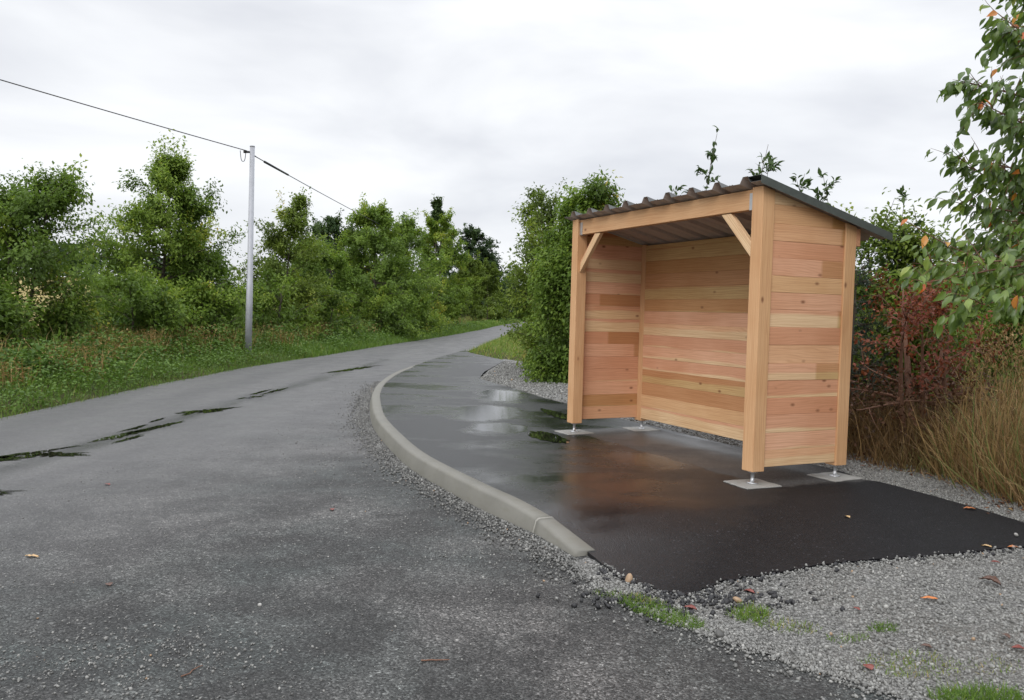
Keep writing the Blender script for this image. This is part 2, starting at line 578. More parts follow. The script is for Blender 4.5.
def mat_wood():
    t = NT('larch_wood')
    bc = t.attr('board', 'Vector')
    tn = t.attr('tone')
    sep = t.n('ShaderNodeSeparateXYZ')
    t.link(bc, sep.inputs[0])
    off = t.n('ShaderNodeCombineXYZ')
    t.link(t.math('MULTIPLY', tn, 91.7), off.inputs[0])
    t.link(t.math('MULTIPLY', tn, 37.3), off.inputs[1])
    t.link(t.math('MULTIPLY', tn, 13.1), off.inputs[2])
    add = t.n('ShaderNodeVectorMath', operation='ADD')
    t.link(bc, add.inputs[0])
    t.link(off.outputs[0], add.inputs[1])
    vec = add.outputs[0]
    hl = t.math('FRACT', t.math('MULTIPLY', tn, 7.31))      # more per-board chances
    hr = t.math('FRACT', t.math('MULTIPLY', tn, 17.77))
    hk = t.math('FRACT', t.math('MULTIPLY', tn, 29.13))
    heart = t.ramp(tn, [(0.0, (0.61, 0.30, 0.175)), (0.2, (0.75, 0.44, 0.29)), (0.45, (0.65, 0.34, 0.215)),
                        (0.65, (0.74, 0.45, 0.27)), (0.8, (0.60, 0.33, 0.17)), (0.93, (0.73, 0.50, 0.275)), (0.95, (0.63, 0.385, 0.205)), (1.0, (0.66, 0.41, 0.225))])
    sapc = t.ramp(hr, [(0.0, (0.74, 0.54, 0.32)), (1.0, (0.77, 0.56, 0.35))])
    # growth rings drawn out along the board
    warp = t.noise(t.mapping(vec, (0.9, 6, 6)), 1.0, 3, 0.5)
    rings = t.math('SINE', t.math('MULTIPLY', t.math('ADD', t.math('ADD', sep.outputs['Y'], sep.outputs['Z']),
                                                     t.math('MULTIPLY', warp, 0.16)), 330.0))
    grain = t.noise(t.mapping(vec, (2.0, 90, 90)), 1.0, 4, 0.6)
    # sapwood: pale edge whose width wanders along the board
    edge = t.math('ADD', sep.outputs['Y'], t.math('MULTIPLY', t.math('SUBTRACT', t.noise(t.mapping(vec, (0.8, 0.1, 0.1)), 1.2, 2), 0.5), 0.09))
    lim = t.math('SUBTRACT', t.math('MULTIPLY', hl, 0.24), 0.085)
    sapf = t.ramp(t.math('MULTIPLY', t.math('SUBTRACT', lim, edge), 60.0), [(0.0, g3(0)), (1.0, g3(1))])
    c = t.mix(sapf, heart, sapc)
    c = t.mix(t.math('MULTIPLY', t.ramp(rings, [(0.0, g3(0)), (1.0, g3(1))]), 0.22), c, (0.38, 0.16, 0.065, 1))
    c = t.mix(t.ramp(grain, [(0.42, g3(0)), (0.72, g3(0.42))]), c, (0.42, 0.19, 0.085, 1))
    # some boards took up rain on part of their length: ochre stain with its own edge
    stf = t.ramp(t.math('SUBTRACT', t.math('ADD', sep.outputs['X'], t.math('MULTIPLY', hk, 1.4)), 0.95), [(0.0, g3(0)), (0.03, g3(1))])
    stf = t.math('MULTIPLY', stf, t.ramp(hr, [(0.60, g3(0)), (0.62, g3(0.85))]))
    c = t.mix(stf, c, t.mix(1.0, c, (0.70, 0.64, 0.45, 1), 'MULTIPLY'))
    # knots
    kv = t.voronoi(t.mapping(vec, (3.4, 6.0, 0.5)), 1.0)
    kn = t.ramp(kv.outputs['Distance'], [(0.04, g3(1)), (0.075, g3(0.5)), (0.12, g3(0))])
    c = t.mix(t.math('MULTIPLY', kn, 0.85), c, (0.19, 0.075, 0.035, 1))
    big = t.noise(vec, 1.6, 3)
    c = t.mix(t.ramp(big, [(0.4, g3(0)), (0.65, g3(0.5))]), c, t.mix(1.0, c, (0.84, 0.74, 0.64, 1), 'MULTIPLY'))
    h = t.math('ADD', t.math('MULTIPLY', grain, 0.7), t.math('MULTIPLY', rings, 0.15))
    return t.done(t.principled(c, 0.62, 0, t.bump(h, 0.25, 0.003), 0.3).outputs[0])


def mat_metal(name, col, rough=0.4, metal=0.8, nscale=25):
    t = NT(name)
    nz = t.noise(t.coord(), nscale, 4)
    c = t.mix(nz, (*[v * 0.75 for v in col], 1), (*[min(1, v * 1.2) for v in col], 1))
    return t.done(t.principled(c, t.math('ADD', t.math('MULTIPLY', nz, 0.25), rough - 0.1), metal, None, 0.5).outputs[0])


M['wood'] = mat_wood()
M['galvanised'] = mat_metal('galvanised', (0.52, 0.53, 0.55), 0.42, 0.85)
M['pole_zinc'] = mat_metal('pole_zinc', (0.36, 0.37, 0.40), 0.55, 0.25, 6)
M['roof_top'] = mat_metal('roof_top', (0.085, 0.088, 0.088), 0.45, 0.2)
M['roof_under'] = mat_metal('roof_under', (0.42, 0.365, 0.335), 0.5, 0.0)
M['flashing'] = mat_metal('flashing', (0.10, 0.112, 0.105), 0.35, 0.3)
M['cable_black'] = mat_metal('cable_black', (0.02, 0.02, 0.022), 0.5, 0.0)
M['road'] = mat_road()
M['gravel'] = mat_gravel()
M['stone'] = mat_stone()
M['concrete'] = mat_concrete('concrete', (0.105, 0.101, 0.086), (0.20, 0.194, 0.17))
M['footing'] = mat_concrete('footing_concrete', (0.17, 0.165, 0.155), (0.29, 0.285, 0.27))
M['mortar'] = mat_concrete('mortar', (0.22, 0.215, 0.19), (0.29, 0.28, 0.25))
M['soil'] = mat_soil()
M['water'] = mat_water()

# ------------------------------------------------------------------ site layout in metres (camera foot at the origin, looking along +Y)
ROAD_Z = -0.13
left_edge = [(-6.2, -14), (-6.3, 0), (-6.4, 8), (-6.45, 11.6), (-6.5, 14.6), (-6.39, 19.7), (-5.9, 24.9), (-5.29, 32.5), (-4.03, 45.3),
             (-2.6, 65), (-1.9, 80), (-0.6, 100), (1.3, 124), (5.5, 145), (14, 168), (34, 195)]
right_far = [(-1.72, 28.3), (-1.09, 39.8), (-0.16, 55.1), (1.4, 77.7), (2.9, 98), (5.2, 120), (9.8, 140), (18.5, 162), (38, 188)]
veg_edge = [(5.6, -14), (5.0, 0), (4.7, 3), (4.35, 5), (4.05, 6.3), (3.95, 7.07), (3.55, 7.8), (3.2, 8.6), (2.55, 10.2), (1.85, 13.2), (1.35, 16.6),
            (0.75, 21.5), (-0.3, 23.6), (-1.2, 26.6), (-1.72, 28.3)]
LE = np.array(left_edge)
RE = np.array(veg_edge + right_far[1:])


def xl(y):
    return np.interp(y, LE[:, 1], LE[:, 0])


def xr(y):
    return np.interp(y, RE[:, 1], RE[:, 0])


def ground_z(x, y):
    x = np.asarray(x, float)
    y = np.asarray(y, float)
    tl = xl(y) - x
    tr = x - xr(y)
    z = -0.20 + 0.24 * smooth((tl + 0.1) / 1.2) + 0.23 * smooth((tr + 0.1) / 0.9)
    z = z + 0.052 * np.maximum(0, tl - 9) * smooth((tl - 9) / 12)
    z = np.minimum(z, 9.5)
    z = z + 0.02 * np.maximum(0, tr - 30)
    return z + 0.025 * np.sin(x * 1.7 + y * 0.6) * np.sin(y * 1.3 - x * 0.4) * (np.maximum(tl, tr) > 0.3)


def graded(lo, hi, near, far, mid=0.0):
    out = [mid]
    s = near
    while out[-1] < hi:
        out.append(out[-1] + s)
        s = min(far, s * 1.09)
    a = [mid]
    s = near
    while a[-1] > lo:
        a.append(a[-1] - s)
        s = min(far, s * 1.09)
    return np.array(sorted(set(a[1:] + out)))


gx = graded(-900, 900, 0.3, 60, -1.0)
gy = graded(-60, 1500, 0.5, 70, 8.0)
GX, GY = np.meshgrid(gx, gy)
gv = np.column_stack([GX.ravel(), GY.ravel(), ground_z(GX, GY).ravel()])
nx, ny = len(gx), len(gy)
idx = np.arange(nx * ny).reshape(ny, nx)
quads = np.stack([idx[:-1, :-1], idx[:-1, 1:], idx[1:, 1:], idx[1:, :-1]], -1).reshape(-1, 4)
me = np_mesh('ground', gv, quads.ravel(), np.full(len(quads), 4), None, True)
me.materials.append(M['soil'])
tag(put(bpy.data.objects.new('ground', me)), kind='structure')

# road: carriageway and the wide worn asphalt in front of the footway
kerb_out = [(0.155, 5.48), (-0.10, 5.89), (-0.365, 6.38), (-0.92, 7.54), (-1.33, 8.75), (-1.75, 10.24), (-2.08, 11.89), (-2.32, 13.4),
            (-2.50, 15.3), (-2.55, 18.0), (-2.32, 22.5), (-1.97, 26.3), (-1.74, 28.6)]
KO = spline(kerb_out, 7)
road_poly = [tuple(p) for p in left_edge] + [tuple(p) for p in reversed(right_far)]
road_poly += [(-1.9, 26.3), (-2.2, 22.5), (-2.4, 18.0), (-2.35, 15.3), (-2.15, 13.4), (-1.9, 11.9), (-1.55, 10.3), (-1.15, 8.8), (-0.7, 7.6), (-0.1, 6.45),
              (0.3, 5.6), (0.55, 4.85), (0.72, 4.35), (1.0, 3.9), (1.25, 3.65), (1.45, 3.45), (1.66, 3.25), (2.3, 2.75), (3.3, 1.4), (3.6, -2), (3.7, -14)]
road_line = dense(road_poly, lambda p: 0.07 if abs(p[0] - 1) < 1.6 and 2 < p[1] < 5 else 0.8, 0.018)
tag(sheet('road', road_line, [], lambda x, y: np.full(len(x), ROAD_Z), M['road']), kind='structure')

# gravel: beds round the footway
GD = np.array([1.15, -1.19]) / 1.655
GN = np.array([0.719, 0.695])


def gravel_z(x, y):
    d = (np.asarray(x) - 0.51) * GN[0] + (np.asarray(y) - 4.36) * GN[1]
    near = -0.0145 - 0.113 * smooth(1 - d / 1.35)
    cap = -0.022 - 0.104 * smooth((6.0 - np.asarray(y)) / 1.1) * smooth((2.2 - np.asarray(x)) / 1.5)
    z = np.where(np.asarray(y) < 7.0, np.minimum(near, cap + 0.004), -0.016)
    return z + 0.003 * np.sin(np.asarray(x) * 9.1 + np.asarray(y) * 3.7) * np.sin(np.asarray(y) * 8.3)


grav_poly = [(0.42, 4.78), (0.6, 4.25), (0.85, 3.88), (1.12, 3.62), (1.3, 3.46), (1.55, 3.22), (2.3, 2.55), (3.3, 1.2), (3.5, -2), (5.9, -2), (5.3, 0), (5.0, 3),
             (4.65, 5), (4.35, 6.3), (4.25, 7.1), (3.85, 7.9), (3.5, 8.7), (2.85, 10.3), (2.15, 13.3), (1.65, 16.7), (0.95, 21.6), (-0.25, 23.9),
             (-0.70, 16.0), (0.3, 12.9), (0.8, 10.6), (2.3, 8.6), (2.85, 7.3), (2.85, 6.4), (3.0, 5.4), (2.1, 4.87), (1.38, 4.66), (0.97, 4.5), (0.72, 4.72), (0.48, 4.93)]
gi = np.stack(np.meshgrid(np.arange(0.3, 6.0, 0.11), np.arange(-2, 8, 0.11)), -1).reshape(-1, 2)
tag(sheet('gravel', dense(grav_poly, 0.15, 0.012), gi, gravel_z, M['gravel']), kind='structure')

# footway of fresh tarmac
def pad_z(x, y):
    x = np.asarray(x)
    y = np.asarray(y)
    return -0.004 - 0.104 * smooth((6.0 - y) / 1.1) * smooth((2.2 - x) / 1.5)


SH_X, SH_Y, SH_R = 1.9881, 6.5961, math.pi / 2 - 1.1257
SW, SD, SP = 3.0913, 1.0615, 0.1278
M['pad'] = mat_pad((SH_X, SH_Y, SH_R, SW, SD))
inner_k = []
for i in range(len(KO)):
    a = KO[max(i - 1, 0)]
    b = KO[min(i + 1, len(KO) - 1)]
    d = (b - a) / np.linalg.norm(b - a)
    inner_k.append(KO[i] + np.array([d[1], -d[0]]) * 0.10)
pad_poly = [(0.505, 4.985)]
pad_near = [(0.57, 4.76), (0.62, 4.57), (0.75, 4.42), (0.86, 4.31), (0.97, 4.22), (1.06, 4.33), (1.24, 4.44), (1.40, 4.46), (1.78, 4.58), (2.15, 4.66),
            (2.71, 4.82), (3.21, 5.00), (3.9, 5.22), (4.15, 5.35)]
pad_near = [tuple(p) for p in dense(pad_near, 0.035, 0.011, False)]
pad_back = [(4.0, 5.3), (3.62, 5.55), (3.52, 5.97), (3.37, 6.45), (3.18, 6.93), (3.05, 7.02), (3.05, 7.3), (2.75, 7.95), (2.1, 9.35), (1.72, 10.2), (1.3, 11.0),
            (0.90, 12.27), (0.55, 13.04), (0.16, 14.28), (-0.22, 15.3), (-0.66, 16.6), (-0.62, 18.4), (-0.19, 23.0), (-1.35, 26.6), (-1.70, 28.4)]
pad_back = [tuple(p) for p in dense(pad_back, 0.15, 0.006, False)]
pad_poly = pad_poly + pad_near + pad_back + [tuple(p) for p in reversed(inner_k)]
pi_ = np.stack(np.meshgrid(np.arange(0.2, 4.2, 0.13), np.arange(4.1, 7, 0.13)), -1).reshape(-1, 2)
tag(sheet('footway', pad_poly, pi_, pad_z, M['pad'], 0.06), kind='structure')


# ------------------------------------------------------------------ kerb
def kerb_mesh(name, line, top, base_z, mat, w_top=0.125, w_base=0.17, cap_both=True):
    line = np.asarray(line)
    n = len(line)
    d = np.gradient(line, axis=0)
    d /= np.linalg.norm(d, axis=1)[:, None]
    nr = np.stack([d[:, 1], -d[:, 0]], 1)
    ch = 0.018
    V = []
    for i in range(n):
        h = max(top[i] - base_z, 0.01)
        batter = (w_base - w_top) * min(1, h / 0.16)
        prof = [(0, base_z), (batter * 0.85, top[i] - ch), (batter + ch * 0.45, top[i] - ch * 0.25), (batter + ch * 1.2, top[i]),
                (w_base - 0.006, top[i]), (w_base, top[i] - 0.006), (w_base, base_z)]
        for o, z in prof:
            p = line[i] + nr[i] * o
            V.append((p[0], p[1], z))
    k = 7
    L, T = [], []
    for i in range(n - 1):
        for j in range(k - 1):
            L += [i * k + j, i * k + j + 1, (i + 1) * k + j + 1, (i + 1) * k + j]
            T.append(4)
    L += list(reversed(range(k)))
    T.append(k)
    L += [(n - 1) * k + j for j in range(k)]
    T.append(k)
    L2, q = [], 0
    for tt in T:
        L2 += list(reversed(L[q:q + tt]))
        q += tt
    me = np_mesh(name, V, L2, T)
    me.materials.append(mat)
    return put(bpy.data.objects.new(name, me))


IK = np.array(inner_k)
ktop = pad_z(IK[:, 0], IK[:, 1]) + 0.010 + np.interp(KO[:, 1], [18, 28.6], [0, -0.07])
kerb = kerb_mesh('kerb', KO, ktop, -0.19, M['concrete'])
tag(kerb, 'long pale concrete kerb curving along the dark wet footway', 'kerb')
tip = np.array([0.40, 4.945])
e0 = np.array(KO[0])
dk = (tip - e0) / np.linalg.norm(tip - e0)
EN = np.array([e0 + dk * s for s in np.linspace(0.012, np.linalg.norm(tip - e0), 10)])[::-1]
endk = kerb_mesh('kerb_end_stone', EN, np.linspace(-0.099, ktop[0] - 0.001, 10), -0.2, M['concrete'])
tag(endk, 'short tapered concrete kerb end sloping down into the gravel', 'kerb')
jl = np.array([e0 + dk * s for s in (-0.004, 0.0155)])[::-1]
jm = kerb_mesh('mortar_joint', jl, [ktop[0] + 0.002] * 2, -0.19, M['mortar'], 0.126, 0.172)
jm.parent = endk

# ------------------------------------------------------------------ stones
ico_t = (1 + 5 ** 0.5) / 2
ICO_V = np.array([(-1, ico_t, 0), (1, ico_t, 0), (-1, -ico_t, 0), (1, -ico_t, 0), (0, -1, ico_t), (0, 1, ico_t), (0, -1, -ico_t), (0, 1, -ico_t),
                  (ico_t, 0, -1), (ico_t, 0, 1), (-ico_t, 0, -1), (-ico_t, 0, 1)]) / 1.9
ICO_F = [(0, 11, 5), (0, 5, 1), (0, 1, 7), (0, 7, 10), (0, 10, 11), (1, 5, 9), (5, 11, 4), (11, 10, 2), (10, 7, 6), (7, 1, 8), (3, 9, 4), (3, 4, 2),
         (3, 2, 6), (3, 6, 8), (3, 8, 9), (4, 9, 5), (2, 4, 11), (6, 2, 10), (8, 6, 7), (9, 8, 1)]
STONES = [ICO_V * (1 + RNG.uniform(-0.38, 0.38, (12, 1))) for _ in range(7)]


def stones(soup, P, zf, smin, smax, rng=RNG, tone=None, lift=0.25, power=2.0):
    P = np.asarray(P)
    n = len(P)
    s = smin + (smax - smin) * rng.random(n) ** power
    z = zf(P[:, 0], P[:, 1]) + s * lift
    tn = np.clip(rng.normal(0.50, 0.18, n), 0, 0.93) if tone is None else tone
    tn = np.where(rng.random(n) < 0.003, 1.0, tn)
    which = rng.integers(0, 7, n)
    sc3 = s[:, None] * rng.uniform(0.55, 1.25, (n, 3))
    R = rand_rot(n, rng)
    pos = np.column_stack([P, z])
    for k in range(7):
        m = which == k
        soup.scatter(STONES[k], ICO_F, pos[m], R[m], sc3[m], tn[m])


def rnd_in(poly, n, rng=RNG):
    poly = np.asarray(poly)
    lo, hi = poly.min(0), poly.max(0)
    out = []
    got = 0
    while got < n:
        P = rng.uniform(lo, hi, (n * 2, 2))
        P = P[in_poly(P, poly)]
        out.append(P)
        got += len(P)
    return np.concatenate(out)[:n]


pad_arr = np.array(pad_poly)
vis_near = [(0.40, 4.75), (0.45, 4.45), (0.75, 4.0), (1.1, 3.58), (1.5, 3.2), (2.2, 2.6), (3.4, 2.6), (4.6, 5.0), (4.3, 6.3), (4.0, 7.2), (3.5, 8.0), (2.9, 8.0), (2.9, 6.9), (0.9, 4.9)]
S = Soup()
P = rnd_in(vis_near, 60000)
P = P[~in_poly(P, pad_arr)]
stones(S, P, gravel_z, 0.0035, 0.0105)
P = rnd_in(vis_near, 500)
P = P[~in_poly(P, pad_arr)]
stones(S, P, gravel_z, 0.008, 0.014)
# strip at the foot of the kerb, thinning onto the road
kk = np.array([p for p in KO if p[1] < 17])
kk = np.vstack([[0.62, 4.62], [0.40, 4.945], kk])
seg = np.linalg.norm(np.diff(kk, axis=0), axis=1)
cum = np.concatenate([[0], np.cumsum(seg)])
def along(n, fall, rng=RNG, maxs=None):
    s = rng.random(n) ** 1.35 * (maxs or cum[-1])
    px = np.interp(s, cum, kk[:, 0])
    py = np.interp(s, cum, kk[:, 1])
    ds = 0.05
    tx = np.interp(np.minimum(s + ds, cum[-1]), cum, kk[:, 0]) - np.interp(np.maximum(s - ds, 0), cum, kk[:, 0])
    ty = np.interp(np.minimum(s + ds, cum[-1]), cum, kk[:, 1]) - np.interp(np.maximum(s - ds, 0), cum, kk[:, 1])
    L = np.hypot(tx, ty) + 1e-9
    off = np.abs(rng.normal(0, 1, n)) * fall
    return np.column_stack([px - ty / L * off, py + tx / L * off])
road_f = lambda x, y: np.full(len(x), ROAD_Z)
stones(S, along(11000, 0.13), lambda x, y: road_f(x, y) + 0.003, 0.003, 0.0115, lift=0.4, tone=np.clip(RNG.normal(0.33, 0.22, 11000), 0, 0.9))
stones(S, along(2000, 0.45), road_f, 0.003, 0.008, lift=0.4)
# band along the broken road edge
tt = RNG.random(3600)
be = np.array([(0.5, 4.5), (0.72, 4.3), (0.95, 3.92), (1.2, 3.65), (1.45, 3.43), (1.66, 3.22), (2.2, 2.7)])
bs = np.concatenate([[0], np.cumsum(np.linalg.norm(np.diff(be, axis=0), axis=1))])
bp = np.column_stack([np.interp(tt * bs[-1], bs, be[:, 0]), np.interp(tt * bs[-1], bs, be[:, 1])])
bp = bp - GN * np.abs(RNG.normal(0, 0.16, (3600, 1))) + GN * 0.08
stones(S, bp, lambda x, y: np.maximum(ROAD_Z, gravel_z(x, y)), 0.003, 0.010, lift=0.4)
# far bed behind the footway
P = rnd_in([(-0.64, 16.6), (-0.2, 23), (0.75, 21.5), (1.35, 16.8), (1.9, 13.2), (2.5, 10.2), (1.8, 10.0), (0.9, 12.3), (0.16, 14.3)], 6000)
P = P[~in_poly(P, pad_arr)]
stones(S, P, gravel_z, 0.010, 0.026)
P = rnd_in([(1.7, 10.0), (3.0, 7.1), (3.5, 7.8), (2.5, 10.2)], 3000)
P = P[~in_poly(P, pad_arr)]
stones(S, P, gravel_z, 0.008, 0.02)
# loose grit on the worn asphalt
P = rnd_in([(-4.5, 3.0), (1.2, 3.0), (0.5, 4.3), (0.1, 5.5), (-1.2, 8.2), (-2.2, 11), (-3.5, 8)], 3800)
stones(S, P, road_f, 0.002, 0.0065, lift=0.3, power=3)
c0 = RNG.normal(0, 1, (1300, 2)) * np.array([0.38, 0.24]) + np.array([-1.55, 3.35])
stones(S, c0, road_f, 0.002, 0.0075, lift=0.4)
SOUP_G = S

# chips kicked onto and banked against the near edge of the footway
ei = RNG.integers(0, len(pad_near), 700)
ep = np.array(pad_near)[ei] + RNG.normal(0, 0.022, (700, 2)) + np.array([0.010, -0.030])
ez = lambda x, y: np.where(in_poly(np.column_stack([x, y]), pad_arr), pad_z(x, y), 0.5 * (pad_z(x, y) + gravel_z(x, y)))
stones(SOUP_G, ep, ez, 0.004, 0.0115)
tag(SOUP_G.build('loose_stones', M['stone']), 'loose grey stone chips spread over gravel and road edge', 'gravel', kind='stuff')

# black tarmac crumbs broken from the near corner of the footway
S = Soup()
bp = np.array([0.97, 4.2]) + RNG.normal(0, 1, (420, 2)) * np.array([0.28, 0.09])
bp2 = np.array(pad_near)[RNG.integers(0, len(pad_near), 500)] + RNG.normal(0, 0.035, (500, 2))
bp = np.vstack([bp, bp2])
bp = bp[~in_poly(bp, pad_arr)]
stones(S, bp, lambda x, y: np.maximum(gravel_z(x, y), ROAD_Z), 0.006, 0.018, tone=np.zeros(len(bp)), lift=0.5)
M['crumb'] = mat_metal('tarmac_crumb', (0.016, 0.016, 0.018), 0.6, 0.0, 80)
tag(S.build('tarmac_crumbs', M['crumb']), 'black tarmac crumbs along the near edge of the footway', 'tarmac crumbs', kind='stuff')


# ------------------------------------------------------------------ puddles
def puddle(cx, cy, rx, ry, rot, seed, z, rag=1.0):
    r = np.random.default_rng(seed)
    n = 120
    a = np.linspace(0, 2 * np.pi, n, endpoint=False)
    rad = 1 + sum(r.normal(0, 0.26 * (0.4 + 0.6 * rag) / k ** (0.8 + 0.5 * (1 - rag))) * np.cos(k * a + r.uniform(0, 6.3)) for k in range(2, 9))
    rad = np.maximum(rad + sum(rag * r.normal(0, 0.07) * np.cos(k * a + r.uniform(0, 6.3)) for k in range(9, 26)), 0.15)
    x = np.cos(a) * rad * rx
    y = np.sin(a) * rad * ry
    c, s = math.cos(rot), math.sin(rot)
    P = np.column_stack([cx + x * c - y * s, cy + x * s + y * c])
    o = sheet('puddle', P, [], lambda xx, yy: np.full(len(xx), z), M['water'])
    return tag(o, kind='structure')


pz = ROAD_Z + 0.004
puddle(-4.42, 7.85, 0.24, 0.12, 0.35, 3, pz)
puddle(-4.80, 7.45, 0.42, 0.11, 0.9, 9, pz)
puddle(-4.70, 7.85, 0.40, 0.06, 1.1, 4, pz)
puddle(-4.36, 9.1, 0.48, 0.075, 1.45, 5, pz)
puddle(-4.22, 9.9, 0.38, 0.05, 1.5, 14, pz)
puddle(-4.25, 11.4, 0.42, 0.13, 1.1, 6, pz)
puddle(-4.15, 14.3, 0.5, 0.05, 1.5, 16, pz)
puddle(-3.88, 19.8, 1.2, 0.13, 1.35, 7, pz)
_r = np.random.default_rng(40)
for _k in range(10):
    _f = _r.random()
    puddle(-4.45 + 0.4 * _f + _r.normal(0, 0.16), 7.6 + 9.0 * _f, 0.10 + 0.25 * _r.random(), 0.03 + 0.03 * _r.random(), 1.5, 60 + _k, pz)
puddle(-4.02, 6.2, 0.20, 0.09, 0.4, 8, pz)
puddle(0.42, 8.95, 0.17, 0.42, 0.35, 21, 0.0005, 0.25)
puddle(0.62, 11.0, 0.12, 0.55, 0.3, 22, 0.0005, 0.25)

# ------------------------------------------------------------------ bus shelter
shelter = empty('bus_shelter', (SH_X, SH_Y, 0), SH_R)
tag(shelter, 'open fronted timber bus shelter with pent metal roof on dark tarmac', 'bus shelter')
ZB, HF, HB = 0.109, 2.415, 2.185
SLOPE = (HF - HB) / (SD - SP)


class Wood:
    """boards in the shelter's own frame: x depth, y along the front, z up"""

    def __init__(self):
        self.v, self.f, self.b, self.t = [], [], [], []

    def prism(self, poly, frame, thick, tone):
        """poly: 2D outline (a along the board, b across); frame(a, b, c) gives the 3D point"""
        n0 = len(self.v)
        k = len(poly)
        for c in (0.0, thick):
            for a, b in poly:
                self.v.append(frame(a, b, c))
                self.b.append((a, b, c))
                self.t.append(tone)
        p = [Vector(self.v[n0 + i]) for i in range(k)]
        nrm = (p[1] - p[0]).cross(p[2] - p[0])
        flip = nrm.dot(Vector(self.v[n0 + k]) - p[0]) > 0
        fs = [list(range(n0, n0 + k)), [n0 + k + i for i in reversed(range(k))]]
        for i in range(k):
            j = (i + 1) % k
            fs.append([n0 + j, n0 + i, n0 + k + i, n0 + k + j])
        if flip:
            fs = [list(reversed(q)) for q in fs]
        self.f += fs

    def build(self, name, parent, bevel=0.004):
        me = bpy.data.meshes.new(name)
        me.from_pydata([tuple(x) for x in self.v], [], self.f)
        a = me.attributes.new('board', 'FLOAT_VECTOR', 'POINT')
        # across-coordinate measured from each board's own lower edge is kept as given
        a.data.foreach_set('vector', np.array(self.b, np.float32).ravel())
        a = me.attributes.new('tone', 'FLOAT', 'POINT')
        a.data.foreach_set('value', np.array(self.t, np.float32))
        me.materials.append(M['wood'])
        me.update()
        o = put(bpy.data.objects.new(name, me), parent)
        bv = o.modifiers.new('bevel', 'BEVEL')
        bv.width = bevel
        bv.segments = 2
        bv.limit_method = 'ANGLE'
        return o


rw = random.Random(5)


def under_z(x):
    """height of the underside of the roof at depth x"""
    return HF - SLOPE * (x - SP * 0.5) + 0.012


# posts (top cut to the roof slope)
for (px, py, tone) in ((0, 0, 0.96), (SD - SP, 0, 0.965), (0, SW - SP, 0.97), (SD - SP, SW - SP, 0.975)):
    w = Wood()
    za, zb_ = under_z(px) - 0.004, under_z(px + SP) - 0.004
    w.prism([(0, 0), (zb_ - ZB, 0), (za - ZB, SP), (0, SP)],
            lambda a, b, c, px=px, py=py: (px + SP - b, py + c, ZB + a), SP, tone)
    po = w.build('post', shelter, 0.006)
    # screw jack under the post
    cx, cy = px + SP / 2, py + SP / 2
    tubes_mesh('adjustable_foot', [([(cx, cy, 0.006), (cx, cy, 0.012), (cx, cy, 0.0125), (cx, cy, ZB - 0.012), (cx, cy, ZB - 0.0115), (cx, cy, ZB - 0.001)],
                                    [0.045, 0.045, 0.016, 0.016, 0.042, 0.042])], M['galvanised'], po, 10)

# front beam with its hangers
w = Wood()
bt = under_z(0.03) - 0.008
BH = 0.165
w.prism([(0, 0), (SW - 2 * SP - 0.008, 0), (SW - 2 * SP - 0.008, BH), (0, BH)],
        lambda a, b, c: (0.028 + c, SP + 0.004 + a, bt - BH + b), 0.065, 0.963)
beam = w.build('front_beam', shelter, 0.005)
for yy, s in ((SP + 0.001, 1), (SW - SP - 0.001, -1)):
    V, F = [], []
    def bx(a, b):
        n = len(V)
        (x0, y0, z0), (x1, y1, z1) = a, b
        y0, y1 = min(y0, y1), max(y0, y1)
        V.extend([(x0, y0, z0), (x1, y0, z0), (x1, y1, z0), (x0, y1, z0), (x0, y0, z1), (x1, y0, z1), (x1, y1, z1), (x0, y1, z1)])
        F.extend([[n + q for q in f] for f in ((0, 3, 2, 1), (4, 5, 6, 7), (0, 1, 5, 4), (1, 2, 6, 5), (2, 3, 7, 6), (3, 0, 4, 7))])
    bx((0.0235, yy, bt - BH - 0.004), (0.0275, yy + s * 0.055, bt - 0.03))
    bx((0.0285, yy, bt - BH - 0.0045), (0.094, yy + s * 0.055, bt - BH - 0.0015))
    me = bpy.data.meshes.new('joist_hanger')
    me.from_pydata(V, [], F)
    me.materials.append(M['galvanised'])
    put(bpy.data.objects.new('joist_hanger', me), beam)

# knee braces
for y0, s in ((SP, 1), (SW - SP, -1)):
    w = Wood()
    L = 0.42
    wd = 0.085
    zt = bt - BH - 0.006
    q = wd * 1.414
    # outline in the (y, z) plane, ends cut to meet post and beam
    pts = [(0.002, -L), (0.002, -L + q), (L - q, -0.0), (L, -0.0)]
    w.prism([(0, 0), (q * 0.7, wd), ((L * 1.414) - q * 0.7, wd), (L * 1.414, 0)],
            lambda a, b, c, y0=y0, s=s: (0.038 + c, y0 + s * (0.002 + (a - b) * 0.7071 + 0.0), zt - L + (a + b) * 0.7071), 0.045, 0.64 if s < 0 else 0.66)
    w.build('knee_brace', shelter, 0.004)

# rear purlin outside the back posts
w = Wood()
pzt = under_z(SD + 0.03) - 0.012
w.prism([(0, 0), (SW - 0.01, 0), (SW - 0.01, 0.15), (0, 0.15)], lambda a, b, c: (SD + 0.003 + c, 0.005 + a, pzt - 0.15 + b), 0.05, 0.03)
w.build('rear_purlin', shelter)


def clip_top(poly, f):
    """keep the part of the outline below b = f(a)"""
    out = []
    k = len(poly)
    for i in range(k):
        p, q = poly[i], poly[(i + 1) % k]
        dp, dq = f(p[0]) - p[1], f(q[0]) - q[1]
        if dp >= 0:
            out.append(p)
        if (dp >= 0) != (dq >= 0):
            t = dp / (dp - dq)
            out.append((p[0] + (q[0] - p[0]) * t, p[1] + (q[1] - p[1]) * t))
    return out


